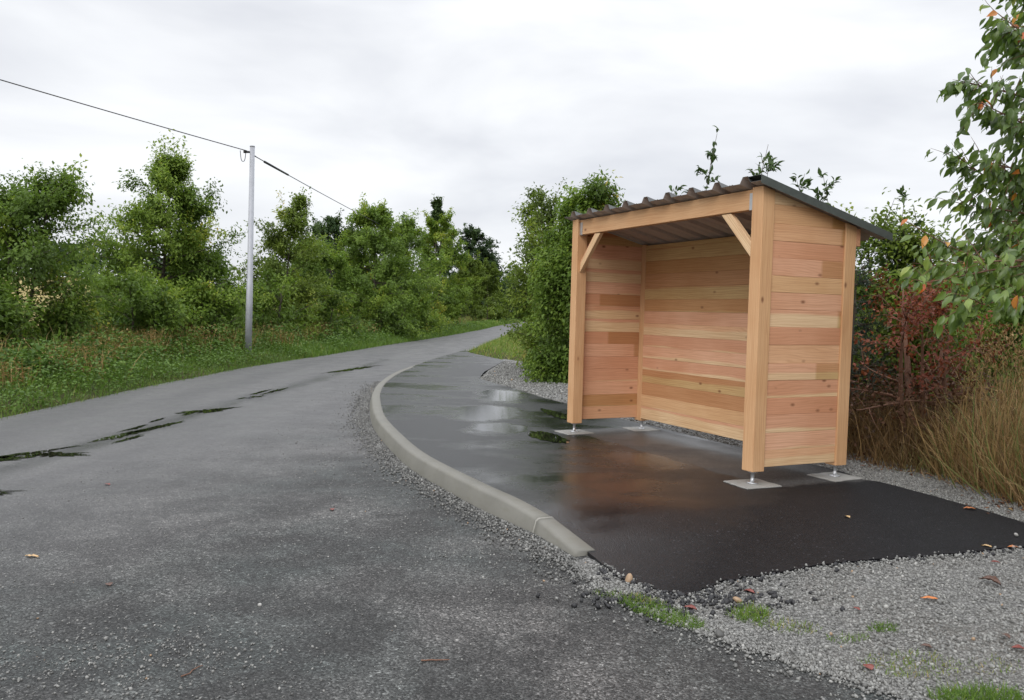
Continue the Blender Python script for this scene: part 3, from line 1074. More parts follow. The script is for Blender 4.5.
BD = 0.1455
def boards(name, length, top_f, frame, seed, label=None):
    r = random.Random(seed)
    w = Wood()
    z = ZB + 0.034
    while True:
        hgt = BD + r.uniform(-0.012, 0.010)
        poly = clip_top([(0, 0), (length, 0), (length, hgt - 0.0004), (0, hgt - 0.0004)], lambda a, z=z: top_f(a) - z)
        if len(poly) < 3 or max(p[1] for p in poly) < 0.015:
            break
        tn = r.random() * 0.93
        dz = r.uniform(-0.0015, 0.0015)
        w.prism(poly, lambda a, b, c, z=z, dz=dz: frame(a, b + z, c + dz), 0.027, tn)
        z += hgt
    return w.build(name, shelter, 0.003)


# end walls sit between front and back posts, the back wall lines the inside of the back posts
boards('end_wall', SD - 2 * SP, lambda a: under_z(a + SP) - 0.006, lambda a, b, c: (SP + a, 0.014 + c, b), 21)
boards('end_wall', SD - 2 * SP, lambda a: under_z(a + SP) - 0.006, lambda a, b, c: (SP + a, SW - 0.045 + c, b), 33)
boards('back_wall', SW - 2 * SP, lambda a: under_z(SD - SP) - 0.02, lambda a, b, c: (SD - SP + 0.004 + c, SP + a, b), 48)

# corrugated roof sheet
y0r, y1r, x0r, x1r = -0.055, SW + 0.07, -0.075, SD + 0.36
pitch = 0.352
prof = []
yy = y0r
prof.append((yy, 0.0))
c = y0r + 0.19
while c + 0.06 < y1r:
    for o, h in ((-0.062, 0), (-0.028, 0.052), (0.028, 0.052), (0.062, 0)):
        prof.append((c + o, h))
    for o in (0.14, 0.155, 0.17, 0.185, 0.2):
        if c + o < y1r - 0.02:
            prof.append((c + o, 0.006 if o in (0.155, 0.185) else 0.0))
    c += pitch
prof.append((y1r, 0.0))
V, F = [], []
for x in (x0r, x1r):
    for y, h in prof:
        V.append((x, y, under_z(x) + 0.004 + h))
k = len(prof)
for i in range(k - 1):
    F.append((i, k + i, k + i + 1, i + 1))
me = bpy.data.meshes.new('metal_roof')
me.from_pydata(V, [], F)
me.materials.append(M['roof_top'])
me.materials.append(M['roof_under'])
roof = put(bpy.data.objects.new('metal_roof', me), shelter)
so = roof.modifiers.new('thick', 'SOLIDIFY')
so.thickness = 0.0022
so.offset = 1
so.material_offset = 1
so.material_offset_rim = 0


def slab(name, parent, mat, pts8):
    me = bpy.data.meshes.new(name)
    me.from_pydata(pts8, [], [(0, 3, 2, 1), (4, 5, 6, 7), (0, 1, 5, 4), (1, 2, 6, 5), (2, 3, 7, 6), (3, 0, 4, 7)])
    me.materials.append(mat)
    return put(bpy.data.objects.new(name, me), parent)


# folded edge flashing on the end nearest the road bend
V, F = [], []
prf = [(-0.062, -0.022), (-0.062, 0.045), (0.10, 0.045), (0.10, 0.0425), (-0.0595, 0.0425), (-0.0595, -0.022)]
for x in (x0r - 0.006, x1r + 0.006):
    for y, h in prf:
        V.append((x, y, under_z(x) + 0.004 + h))
k = len(prf)
for i in range(k):
    j = (i + 1) % k
    F.append((i, j, k + j, k + i))
F += [tuple(reversed(range(k))), tuple(range(k, 2 * k))]
me = bpy.data.meshes.new('edge_flashing')
me.from_pydata(V, [], F)
me.materials.append(M['flashing'])
put(bpy.data.objects.new('edge_flashing', me), roof)

# concrete footings let into the tarmac
ca, sa = math.cos(SH_R), math.sin(SH_R)
foot_labels = ['square concrete footing below the nearest corner post of the shelter',
               'concrete footing under the rear post beside the dry grass',
               'concrete footing under the far front post beside the small puddle',
               'concrete footing in the far back corner inside the shelter']
for (lx, ly), lab in zip(((SP / 2, SP / 2), (SD - SP / 2, SP / 2), (SP / 2, SW - SP / 2), (SD - SP / 2, SW - SP / 2)), foot_labels):
    wx, wy = SH_X + lx * ca - ly * sa, SH_Y + lx * sa + ly * ca
    r = np.random.default_rng(int(lx * 100 + ly * 10))
    hw, hd = 0.175, 0.155
    n = 9
    ring = dense([(-hw, -hd), (hw, -hd), (hw, hd), (-hw, hd)], 0.05, 0.006, True, r)
    V = [(x, y, 0.006) for x, y in ring * 0.95] + [(x, y, 0.001) for x, y in ring] + [(x, y, -0.12) for x, y in ring]
    m_ = len(ring)
    F = [tuple(range(m_))]
    for lv in range(2):
        for i in range(m_):
            j = (i + 1) % m_
            F.append((lv * m_ + i, lv * m_ + m_ + i, lv * m_ + m_ + j, lv * m_ + j))
    me = bpy.data.meshes.new('concrete_footing')
    me.from_pydata(V, [], F)
    me.materials.append(M['footing'])
    o = put(bpy.data.objects.new('concrete_footing', me))
    o.location = (wx, wy, 0)
    o.rotation_euler = (0, 0, SH_R + r.uniform(-0.06, 0.06))
    tag(o, lab, 'footing', 'concrete footings of the shelter')

# ------------------------------------------------------------------ utility pole and cables
pole = empty('utility_pole', (-7.15, 22.0, 0.0))
tag(pole, 'slender grey metal utility pole in the roadside grass', 'pole')
tubes_mesh('pole_shaft', [([(0, 0, -0.3), (0.03, 0, 1.95), (0.031, 0, 1.96), (0.06, 0, 5.60)], [0.092, 0.085, 0.077, 0.063])], M['pole_zinc'], pole, 14)
tubes_mesh('pole_cap', [([(0.06, 0, 5.60), (0.06, 0, 5.63)], [0.068, 0.065])], M['pole_zinc'], pole, 14)
tubes_mesh('cable_anchor', [([(0.0, -0.02, 5.46), (-0.14, -0.10, 5.45)], [0.026, 0.038]), ([(0.06, 0.0, 5.39), (0.12, 0.12, 5.37)], [0.018, 0.018])], M['cable_black'], pole, 8)
loop = [(-0.09, -0.07, 5.43), (-0.11, -0.09, 5.24), (-0.15, -0.12, 5.19), (-0.19, -0.14, 5.25), (-0.21, -0.16, 5.47)]
tubes_mesh('cable_loop', [(spline(loop, 8), np.full(33, 0.009))], M['cable_black'], pole, 6)
# left span
A = np.array([-7.21, 21.92, 5.48])
B = np.array([-28.5, -9.0, 9.1])
pts = []
for q in np.linspace(0, 1, 60):
    p = A + (B - A) * q
    p[2] -= 0.38 * 4 * q * (1 - q)
    pts.append(p)
cab = tubes_mesh('overhead_cable', [(np.array(pts), np.full(60, 0.012))], M['cable_black'], None, 6)
tag(cab, 'black overhead cable running left from the top of the grey pole', 'cable')
A = np.array([-7.04, 22.12, 5.37])
B = np.array([-6.1, 78.0, 6.7])
pts = []
for q in np.linspace(0, 1, 60):
    p = A + (B - A) * q
    p[2] -= 0.30 * 4 * q * (1 - q)
    pts.append(p)
cab = tubes_mesh('overhead_cable', [(np.array(pts), np.full(60, 0.012))], M['cable_black'], None, 6)
tag(cab, 'overhead cable with a thick sleeve running right into the distant trees', 'cable')
d = (B - A) / np.linalg.norm(B - A)
tubes_mesh('splice_sleeve', [([pts[0] + d * 0.75 + np.array([0, 0, -0.02]), pts[0] + d * 3.0 + np.array([0, 0, -0.06])], [0.034, 0.03])], M['cable_black'], cab, 8)

# ------------------------------------------------------------------ vegetation builders
LEAF4 = np.array([(0, 0, 0), (-0.5, 0.45, 0.10), (0, 1, -0.08), (0.5, 0.45, 0.10)])
LEAF4_F = [(0, 3, 2), (0, 2, 1)]
LEAF8 = np.array([(0, 0, 0), (0.30, 0.22, 0.07), (0.46, 0.48, 0.09), (0.28, 0.76, 0.0), (0, 1.0, -0.2),
                  (-0.28, 0.76, 0.0), (-0.46, 0.48, 0.09), (-0.30, 0.22, 0.07), (0, 0.25, 0.0), (0, 0.52, 0.0), (0, 0.78, -0.06), (0, -0.22, 0.03)])
LEAF8_F = [(0, 1, 8), (1, 2, 9, 8), (2, 3, 10, 9), (3, 4, 10), (4, 5, 10), (5, 6, 9, 10), (6, 7, 8, 9), (7, 0, 8)]
BLADE = np.array([(-0.5, 0, 0), (0.5, 0, 0), (-0.38, 0.04, 0.5), (0.38, 0.04, 0.5), (-0.2, 0.18, 0.82), (0.2, 0.18, 0.82), (0, 0.42, 1.0)])
BLADE_F = [(0, 1, 3, 2), (2, 3, 5, 4), (4, 5, 6)]


def limb(rng, start, direction, length, r0, seg=6, wander=0.18, lift=0.0, taper=0.25):
    p = np.array(start, float)
    d = np.array(direction, float)
    d /= np.linalg.norm(d)
    pts = [p.copy()]
    for i in range(seg):
        d = d + rng.normal(0, wander, 3) / seg ** 0.5 + np.array([0, 0, lift]) / seg
        d /= np.linalg.norm(d)
        p = p + d * length / seg
        pts.append(p.copy())
    return np.array(pts), np.linspace(r0, r0 * taper, seg + 1)


def crown(rng, H, R, base, prof, nstem=1, nprim=26, nsec=7, up=0.5, lean=(0, 0), trunk_r=0.06, droop=0.15, spread=0.25, shoots=1.0):
    """returns limb tubes and twig points (position, direction, clump tone)"""
    tubes, tp, td, tt = [], [], [], []
    for s in range(nstem):
        a = rng.uniform(0, 6.28)
        off = np.array([math.cos(a), math.sin(a), 0]) * (0 if nstem == 1 else rng.uniform(0.05, spread))
        hs = H * (1 if s == 0 else rng.uniform(0.72, 0.97))
        d0 = np.array([lean[0], lean[1], 1.0]) + off * (0 if nstem == 1 else 0.9)
        pts, rad = limb(rng, off, d0, hs, trunk_r * (1 if s == 0 else 0.75), 10, 0.10, 0.05, 0.12)
        tubes.append((pts, rad))
        for q in range(nprim // nstem):
            f = rng.random() ** 1.15
            hh = base + (1 - base) * f
            i = hh * 10
            k = min(int(i), 9)
            st = pts[k] + (pts[k + 1] - pts[k]) * (i - k)
            L = R * prof(f) * rng.uniform(0.65, 1.18) / (1 if nstem == 1 else 1.15)
            if L < 0.08:
                continue
            az = rng.uniform(0, 6.28)
            e = up * (0.12 + 1.25 * f) + rng.normal(0, 0.14)
            dr = np.array([math.cos(az) * math.cos(e), math.sin(az) * math.cos(e), math.sin(e)])
            p2, r2 = limb(rng, st, dr, L, max(0.006, rad[k] * 0.45), 6, 0.22, -droop)
            tubes.append((p2, r2))
            clump = rng.normal(0, 1)
            for w in range(nsec):
                g = rng.uniform(0.25, 1.0)
                j = min(int(g * 6), 5)
                s2 = p2[j] + (p2[j + 1] - p2[j]) * (g * 6 - j)
                dd = dr + rng.normal(0, 0.65, 3)
                dd[2] -= droop * 0.6
                l2 = L * rng.uniform(0.22, 0.5) * (1.15 - 0.5 * g) + 0.10
                p3, r3 = limb(rng, s2, dd, l2, 0.006, 4, 0.25, -droop)
                if w < 3:
                    tubes.append((p3, r3))
                m = 7
                ts = np.linspace(0.1, 1, m)
                for t_ in ts:
                    j2 = min(int(t_ * 4), 3)
                    tp.append(p3[j2] + (p3[j2 + 1] - p3[j2]) * (t_ * 4 - j2))
                    td.append(p3[j2 + 1] - p3[j2])
                    tt.append(clump)
            if rng.random() < shoots * (0.42 * f + 0.08) and R > 0.7:
                sl = rng.uniform(0.35, 0.95) * min(1.0, H / 5)
                p4, r4 = limb(rng, p2[-2], dr * 0.5 + np.array([0, 0, 0.9]) + rng.normal(0, 0.2, 3), sl, 0.007, 5, 0.12, 0.1)
                tubes.append((p4, r4))
                for t_ in np.linspace(0.05, 1, 9):
                    j2 = min(int(t_ * 5), 4)
                    tp.append(p4[j2] + (p4[j2 + 1] - p4[j2]) * (t_ * 5 - j2))
                    td.append(p4[j2 + 1] - p4[j2])
                    tt.append(clump + 0.8)
            m = 8
            for t_ in np.linspace(0.3, 1, m):
                j2 = min(int(t_ * 6), 5)
                tp.append(p2[j2] + (p2[j2 + 1] - p2[j2]) * (t_ * 6 - j2))
                td.append(p2[j2 + 1] - p2[j2])
                tt.append(clump)
    return tubes, np.array(tp), np.array(td), np.array(tt)


def leaves(soup, rng, tp, td, tt, n, size, jit, tone0=0.4, tone_c=0.15, tone_l=0.08, droop=0.5, tv=LEAF4, tf=LEAF4_F, asp=0.55):
    k = rng.integers(0, len(tp), n)
    jd = rng.normal(0, 1, (n, 3))
    jd *= (jit * 2.1 * rng.random(n) ** 0.45 / (np.linalg.norm(jd, axis=1) + 1e-9))[:, None]
    pos = tp[k] + jd
    d = td[k] / (np.linalg.norm(td[k], axis=1)[:, None] + 1e-9)
    ax = d * 0.6 + rng.normal(0, 0.55, (n, 3)) + np.array([0, 0, -droop])
    out_ = pos * np.array([1, 1, 0])
    out_ = out_ / (np.linalg.norm(out_, axis=1)[:, None] + 0.3)
    nr = rng.normal(0, 0.34, (n, 3)) + np.array([0, 0, 0.95]) + out_ * 0.45
    s = size * rng.uniform(0.6, 1.25, n)
    tone = np.clip(tone0 + tone_c * tt[k] + rng.normal(0, tone_l, n), 0, 1)
    soup.scatter(tv, tf, pos, frames(ax, nr), np.column_stack([s * asp, s, s]), tone)


ROUND = lambda f: min(1.0, 0.72 + 1.3 * f) * (1 - (max(0.0, f - 0.22) / 0.80) ** 2.1) + 0.13
CONE = lambda f: max(0.08, 1.0 - 0.9 * f)
COLUMN = lambda f: min(1.0, 0.75 + f) * max(0.34, 1.0 - 0.68 * f ** 2.6)
BUSH = lambda f: max(0.3, 1 - 0.6 * f ** 1.5)


def plant(name, label, cat, pos, seed, H, R, leaf_mat, n, size, prof=ROUND, base=0.12, group=None, bark='bark', foliage='crown', stem='trunk',
          jit=0.10, tone0=0.4, **kw):
    rng = np.random.default_rng(seed)
    z = float(ground_z(np.array([pos[0]]), np.array([pos[1]]))[0])
    o = empty(name, (pos[0], pos[1], z - 0.02), 0.0)
    tag(o, label, cat, group)
    lkw = {k: kw.pop(k) for k in list(kw) if k in ('tone_c', 'tone_l', 'asp', 'tv', 'tf')}
    ld = kw.pop('leaf_droop', 0.4)
    zmin = kw.pop('zmin', 0.05)
    tubes, tp, td, tt = crown(rng, H, R, base, prof, **kw)
    keep = tp[:, 2] > zmin
    tp, td, tt = tp[keep], td[keep], tt[keep]
    tubes_mesh(stem, tubes, M[bark], o, 5)
    s = Soup()
    k_ = 1.5 if leaf_mat in ('leaf_hornbeam', 'leaf_light') else 1.0
    leaves(s, rng, tp, td, tt, int(n * k_), size * (0.97 if k_ > 1 else 1.0), jit, tone0 + (0.04 if k_ > 1 else 0.0), droop=ld, **lkw)
    s.build(foliage, M[leaf_mat], o)
    return o


HEDGE = 'trees along the left side of the road'
T = lambda *a, **k: plant('roadside_tree', *a, **k)
T('dark leafy young tree at the left edge of the photo', 'tree', (-10.5, 17.2), 101, 3.8, 1.6, 'leaf_hornbeam', 22750, 0.10, ROUND, 0.10, HEDGE,
  nstem=3, nprim=95, nsec=8, up=0.62, tone0=0.28, droop=0.22, trunk_r=0.05)
T('tall broad green tree with pointed top left of the grey pole', 'tree', (-10.35, 23.6), 102, 5.2, 1.65, 'leaf_hornbeam', 29750, 0.11, ROUND, 0.08, HEDGE,
  nprim=92, nsec=8, up=0.6, tone0=0.45, trunk_r=0.08)
T('low bushy tree filling the gap just left of the pole', 'tree', (-9.3, 24.4), 103, 3.3, 1.3, 'leaf_hornbeam', 15750, 0.11, BUSH, 0.06, HEDGE,
  nstem=3, nprim=69, nsec=8, up=0.55, tone0=0.33)
T('airy light green tree just right of the grey pole', 'tree', (-8.7, 30.8), 104, 5.2, 1.65, 'leaf_light', 19250, 0.12, ROUND, 0.1, HEDGE,
  nstem=2, nprim=75, nsec=7, up=0.7, tone0=0.36, trunk_r=0.06)
T('small leafy bush behind the airy light green tree', 'tree', (-8.6, 36.5), 105, 3.9, 1.8, 'leaf_hornbeam', 15750, 0.13, BUSH, 0.05, HEDGE,
  nstem=3, nprim=69, nsec=7, up=0.5, tone0=0.38)
T('dense round olive green tree midway along the road', 'tree', (-7.1, 41.5), 106, 6.1, 2.4, 'leaf_hornbeam', 26250, 0.15, ROUND, 0.04, HEDGE,
  nprim=92, nsec=8, up=0.5, tone0=0.42, trunk_r=0.09)
T('full green tree between the round olive tree and the cone shaped one', 'tree', (-6.5, 50.5), 107, 6.6, 2.4, 'leaf_hornbeam', 21000, 0.17, ROUND, 0.04, HEDGE,
  nprim=87, nsec=8, up=0.5, tone0=0.47, trunk_r=0.09)
T('bright bushy tree in front of the tall dark ones', 'tree', (-5.7, 61.5), 108, 8.0, 2.6, 'leaf_hornbeam', 21000, 0.19, COLUMN, 0.04, HEDGE,
  nprim=87, nsec=8, up=0.5, tone0=0.5, trunk_r=0.1)
T('small tree overlapping the bend of the far road verge', 'tree', (-4.6, 78), 109, 6.1, 2.2, 'leaf_light', 14000, 0.2, BUSH, 0.04, HEDGE,
  nprim=63, nsec=7, up=0.5, tone0=0.3)
T('low pale green tree near the vanishing end of the road', 'tree', (-3.0, 96), 110, 6.4, 2.5, 'leaf_light', 12250, 0.24, BUSH, 0.04, HEDGE,
  nprim=63, nsec=7, up=0.5, tone0=0.28)
T('farthest green tree where the road bends out of sight', 'tree', (0.2, 128), 111, 7.0, 3.2, 'leaf_hornbeam', 12250, 0.3, BUSH, 0.03, HEDGE,
  nprim=63, nsec=7, up=0.5, tone0=0.5)
T('small broad tree closing the end of the road by the tall hedge bush', 'tree', (5.0, 158), 112, 7.6, 4.5, 'leaf_hornbeam', 14000, 0.34, BUSH, 0.03, HEDGE,
  nprim=72, nsec=7, up=0.5, tone0=0.5)
T('wide tree filling the far end of the road behind the others', 'tree', (9.5, 188), 117, 9.5, 7.0, 'leaf_hornbeam', 8000, 0.45, BUSH, 0.02, HEDGE,
  nprim=60, nsec=7, up=0.5, tone0=0.45)
T('small tree on the inside of the far bend beside the tall hedge bush', 'tree', (6.2, 112), 118, 6.2, 3.0, 'leaf_light', 7000, 0.28, BUSH, 0.02, HEDGE,
  nprim=60, nsec=7, up=0.5, tone0=0.3)
T('low spreading bush at the very end of the visible road', 'tree', (2.6, 150), 119, 4.6, 3.4, 'leaf_hornbeam', 5000, 0.34, BUSH, 0.02, HEDGE,
  nstem=3, nprim=60, nsec=7, up=0.5, tone0=0.5)
T('conical dark green tree rising above the rest of the row', 'tree', (-9.4, 96), 113, 14.0, 3.0, 'leaf_dark', 15750, 0.34, CONE, 0.05, HEDGE,
  nprim=101, nsec=7, up=0.5, tone0=0.75, trunk_r=0.18)
T('tall rounded dark tree standing right of the conical one', 'tree', (-5.9, 108), 114, 11.8, 4.0, 'leaf_dark', 17500, 0.34, ROUND, 0.05, HEDGE,
  nprim=87, nsec=8, up=0.55, tone0=0.42, trunk_r=0.2)
T('dark sloping tree lower and right of the tall rounded dark tree', 'tree', (-3.2, 112), 115, 8.8, 3.4, 'leaf_dark', 12250, 0.34, ROUND, 0.05, HEDGE,
  nprim=72, nsec=8, up=0.5, tone0=0.45, trunk_r=0.15)
T('dark tree half hidden behind the round olive green one', 'tree', (-13.5, 60), 116, 7.4, 3.2, 'leaf_dark', 14000, 0.24, ROUND, 0.05, HEDGE,
  nprim=72, nsec=8, up=0.5, tone0=0.7, trunk_r=0.12)

U_ = 'understorey bushes below the roadside trees'
for lab, pos, seed, H, r_, tone in (
        ('low dark bush under the tree at the left edge of the photo', (-9.6, 15.0), 131, 1.9, 1.3, 0.3),
        ('scrubby bush in the gap between the two leftmost trees', (-9.6, 20.2), 132, 1.7, 1.5, 0.35),
        ('bramble bush at the foot of the tall pointed tree', (-8.9, 23.0), 133, 1.9, 1.4, 0.4),
        ('spreading bush just behind the base of the grey pole', (-8.5, 28.0), 134, 2.2, 1.6, 0.4),
        ('bramble bush at the foot of the airy light green tree', (-7.6, 32.6), 135, 1.9, 1.5, 0.35),
        ('low bush below the dense round olive green tree', (-6.3, 39.3), 136, 2.0, 1.6, 0.4),
        ('low bush beyond the dense round olive green tree', (-5.7, 46.0), 137, 2.4, 1.8, 0.45)):
    plant('understorey_bush', lab, 'bush', pos, seed, H, r_, 'leaf_hornbeam', 7000, 0.10 + pos[1] * 0.001, BUSH, 0.02, U_, foliage='foliage', stem='stems',
          nstem=4, nprim=80, nsec=7, up=0.6, tone0=tone, spread=0.5)

# hedge on the right behind the footway
B_ = 'bushes behind the bus shelter'
P_ = lambda *a, **k: plant('hedge_bush', *a, foliage='foliage', stem='stems', **k)
P_('tall dense hedge bush standing just left of the shelter', 'bush', (1.22, 16.8), 201, 4.0, 1.12, 'leaf_hornbeam', 29750, 0.095, COLUMN, 0.01, B_,
   nstem=5, nprim=159, nsec=8, up=0.5, tone0=0.4, spread=0.2, shoots=0.2)
P_('loose arching bush with long shoots leaning over the road', 'bush', (1.2, 19.8), 202, 4.7, 1.15, 'leaf_light', 16625, 0.10, COLUMN, 0.01, B_,
   nstem=5, nprim=116, nsec=7, up=0.6, tone0=0.3, spread=0.25, shoots=0.6, lean=(-0.10, 0))
P_('bright green bush seen past the right end of the shelter', 'bush', (5.3, 10.9), 204, 2.45, 1.25, 'leaf_light', 15750, 0.075, BUSH, 0.02, B_,
   nstem=4, nprim=101, nsec=7, up=0.6, tone0=0.28)
P_('dark green low bush behind the reddish shrub', 'bush', (6.9, 10.8), 205, 2.3, 1.35, 'leaf_hornbeam', 12250, 0.08, BUSH, 0.02, B_,
   nstem=4, nprim=87, nsec=7, up=0.6, tone0=0.3)
P_('pale green bush behind the cherry branches', 'bush', (8.4, 14.0), 206, 2.9, 1.5, 'leaf_light', 14000, 0.09, BUSH, 0.02, B_,
   nstem=4, nprim=87, nsec=7, up=0.6, tone0=0.3)
plant('red_shrub', 'shrub with dark red autumn leaves among the dry grass', 'shrub', (4.45, 8.6), 207, 1.85, 0.85, 'leaf_red', 2300, 0.06, BUSH, 0.32, None,
      'bark_red', 'foliage', 'stems', nstem=5, nprim=48, nsec=6, up=0.75, tone0=0.46, tone_c=0.2, zmin=0.7, jit=0.05, spread=0.45)
plant('spruce', 'small blue green spruce beside the rear post of the shelter', 'spruce', (4.05, 9.6), 208, 2.0, 0.62, 'leaf_spruce', 16000, 0.035, CONE, 0.03, None,
      'bark', 'needles', 'trunk', nprim=116, nsec=8, up=0.12, tone0=0.45, jit=0.018, asp=0.16, trunk_r=0.03)


# thin saplings whose leaders show over the roof
def sapling(label, pos, seed, H, shoots, n):
    rng = np.random.default_rng(seed)
    z = float(ground_z(np.array([pos[0]]), np.array([pos[1]]))[0])
    o = empty('sapling', (pos[0], pos[1], z - 0.02))
    tag(o, label, 'sapling', 'saplings behind the shelter')
    tubes, tp, td, tt = [], [], [], []
    for k in range(shoots):
        d0 = np.array([rng.normal(0, 0.16), rng.normal(0, 0.1), 1])
        h = H * (1 if k == 0 else rng.uniform(0.82, 0.96))
        pts, rad = limb(rng, (rng.normal(0, 0.06), rng.normal(0, 0.06), 0), d0, h, 0.014, 12, 0.1, 0.05, 0.2)
        tubes.append((pts, rad))
        for q in range(12):
            f = rng.uniform(0.3, 0.99)
            j = min(int(f * 12), 11)
            az = rng.uniform(0, 6.28)
            L = rng.uniform(0.14, 0.5) * (1.15 - f * 0.55)
            p2, r2 = limb(rng, pts[j] + (pts[j + 1] - pts[j]) * (f * 12 - j), (math.cos(az), math.sin(az), rng.uniform(0.3, 1.1)), L, 0.005, 4, 0.2, 0.1)
            tubes.append((p2, r2))
            for t_ in np.linspace(0.2, 1, 6):
                j2 = min(int(t_ * 4), 3)
                tp.append(p2[j2] + (p2[j2 + 1] - p2[j2]) * (t_ * 4 - j2))
                td.append(p2[j2 + 1] - p2[j2])
                tt.append(rng.normal())
        for t_ in np.linspace(0.35, 1, 16):
            j2 = min(int(t_ * 12), 11)
            tp.append(pts[j2] + (pts[j2 + 1] - pts[j2]) * (t_ * 12 - j2))
            td.append(pts[j2 + 1] - pts[j2])
            tt.append(0)
    tubes_mesh('stem', tubes, M['bark'], o, 5)
    s = Soup()
    leaves(s, rng, np.array(tp), np.array(td), np.array(tt), int(n * 1.7), 0.105, 0.02, 0.4, droop=-0.05, tv=LEAF8, tf=LEAF8_F, asp=0.45)
    s.build('foliage', M['leaf_sapling'], o)


sapling('slender sapling with leafy clusters above the middle of the roof', (2.38, 11.4), 301, 4.0, 3, 420)
sapling('thin sapling tips poking up behind the right peak of the roof', (3.1, 10.7), 302, 3.62, 3, 300)
sapling('sapling with leafy tip beside the low back edge of the roof', (4.72, 10.3), 303, 3.3, 2, 260)

# cherry tree whose branches come in from the right
ch = empty('cherry_tree', (4.62, 6.15, 0.0))
tag(ch, 'cherry tree with hanging green leaves and a few orange ones at the right edge', 'tree')
rng = np.random.default_rng(77)
tubes, tp, td, tt = [], [], [], []
trunk = spline([(0, 0, -0.1), (0.02, 0.02, 0.7), (-0.03, 0.03, 1.5), (0.0, 0.06, 2.4), (0.05, 0.05, 3.4), (0.0, 0.1, 4.6)], 4)
tubes.append((trunk, np.linspace(0.06, 0.012, len(trunk))))


def px_dir(x, z):
    return np.array([x, 0, z])


branches = [((0, 0, 2.55), [(-0.45, -0.25, 2.95), (-0.95, -0.45, 3.22), (-1.33, -0.55, 3.42)]),
            ((0, 0, 2.35), [(-0.5, -0.2, 2.72), (-1.0, -0.4, 2.92), (-1.55, -0.5, 3.02)]),
            ((0, 0, 2.2), [(-0.45, -0.3, 2.48), (-0.95, -0.45, 2.68), (-1.52, -0.62, 2.85)]),
            ((0, 0, 2.0), [(-0.5, -0.2, 2.25), (-0.95, -0.35, 2.42), (-1.38, -0.45, 2.5)]),
            ((0, 0, 1.8), [(-0.4, -0.15, 2.0), (-0.85, -0.25, 2.15), (-1.42, -0.3, 2.22)]),
            ((0, 0, 1.6), [(-0.45, -0.2, 1.85), (-0.8, -0.3, 1.95), (-1.15, -0.4, 2.0)]),
            ((0, 0, 1.45), [(-0.4, -0.35, 1.6), (-0.8, -0.65, 1.68), (-1.3, -0.9, 1.66)]),
            ((0, 0, 1.3), [(-0.35, -0.4, 1.5), (-0.7, -0.7, 1.55), (-1.05, -0.95, 1.50)]),
            ((0, 0, 2.9), [(-0.4, -0.1, 3.3), (-0.8, -0.2, 3.6), (-1.1, -0.3, 3.85)]),
            ((0, 0, 1.75), [(-0.35, 0.25, 1.95), (-0.7, 0.5, 2.02), (-1.05, 0.75, 1.98)]),
            ((0, 0, 2.45), [(-0.4, -0.45, 2.82), (-0.75, -0.7, 3.05), (-1.1, -0.9, 3.2)]),
            ((0, 0, 2.1), [(-0.4, -0.5, 2.35), (-0.7, -0.8, 2.5), (-0.95, -1.05, 2.55)]),
            ((0, 0, 1.9), [(-0.4, 0.1, 2.2), (-0.85, 0.15, 2.4), (-1.25, 0.1, 2.62)]),
            ((0, 0, 2.6), [(-0.4, 0.0, 3.0), (-0.7, 0.0, 3.25), (-0.95, 0.0, 3.55)]),
            ((0, 0, 1.5), [(-0.5, -0.5, 1.72), (-0.95, -0.75, 1.78), (-1.25, -0.95, 1.72)]),
            ((0, 0, 1.35), [(-0.5, -0.5, 1.62), (-1.2, -0.85, 1.76), (-2.05, -1.05, 1.62)]),
            ((0, 0, 1.25), [(-0.45, -0.6, 1.45), (-1.1, -0.95, 1.58), (-1.85, -1.15, 1.47)]),
            ((0, 0, 1.4), [(-0.5, -0.35, 1.7), (-1.15, -0.65, 1.80), (-1.9, -0.85, 1.74)])]
for st, pts in branches:
    low = 1.0 if pts[-1][2] < 1.8 else 0.0
    p = spline([st] + pts, 6)
    tubes.append((p, np.linspace(0.016, 0.003, len(p))))
    L = len(p)
    for i in range(3, L):
        for k in range(3):
            if rng.random() < 0.9:
                dd = np.array([-0.6, -0.1, 0.15]) + rng.normal(0, 0.6, 3)
                l2 = rng.uniform(0.16, 0.48) * (1.25 - 0.75 * i / L)
                p3, r3 = limb(rng, p[i], dd, l2, 0.0035, 4, 0.15, -0.1)
                tubes.append((p3, r3))
                for t_ in np.linspace(0.15, 1, 6):
                    j2 = min(int(t_ * 4), 3)
                    tp.append(p3[j2] + (p3[j2 + 1] - p3[j2]) * (t_ * 4 - j2))
                    td.append(p3[j2 + 1] - p3[j2])
                    tt.append(rng.normal() + low)
        if i > L * 0.3:
            tp += [p[i]] * 2
            td += [p[i] - p[i - 1]] * 2
            tt += [low, low]
# the rest of the crown, behind and to the right
for k in range(34):
    hh = rng.uniform(1.5, 4.4)
    az = rng.uniform(-1.2, 2.4)
    L = rng.uniform(0.7, 1.5) * (1 if hh < 3.2 else 0.7)
    p2, r2 = limb(rng, (0, 0.04, hh), (math.cos(az), math.sin(az), 0.45), L, 0.016, 6, 0.2, -0.1)
    tubes.append((p2, r2))
    for w in range(9):
        j = rng.integers(2, 6)
        p3, r3 = limb(rng, p2[j], np.array([math.cos(az), math.sin(az), 0.1]) + rng.normal(0, 0.6, 3), rng.uniform(0.2, 0.5), 0.004, 4, 0.2, -0.1)
        tubes.append((p3, r3))
        for t_ in np.linspace(0.1, 1, 9):
            j2 = min(int(t_ * 4), 3)
            tp.append(p3[j2] + (p3[j2 + 1] - p3[j2]) * (t_ * 4 - j2))
            td.append(p3[j2 + 1] - p3[j2])
            tt.append(rng.normal())
p = spline([(-0.7, -0.3, 1.86), (-1.2, -0.45, 1.80), (-1.6, -0.55, 1.88), (-2.02, -0.62, 2.07)], 6)
tubes.append((p, np.linspace(0.006, 0.0025, len(p))))
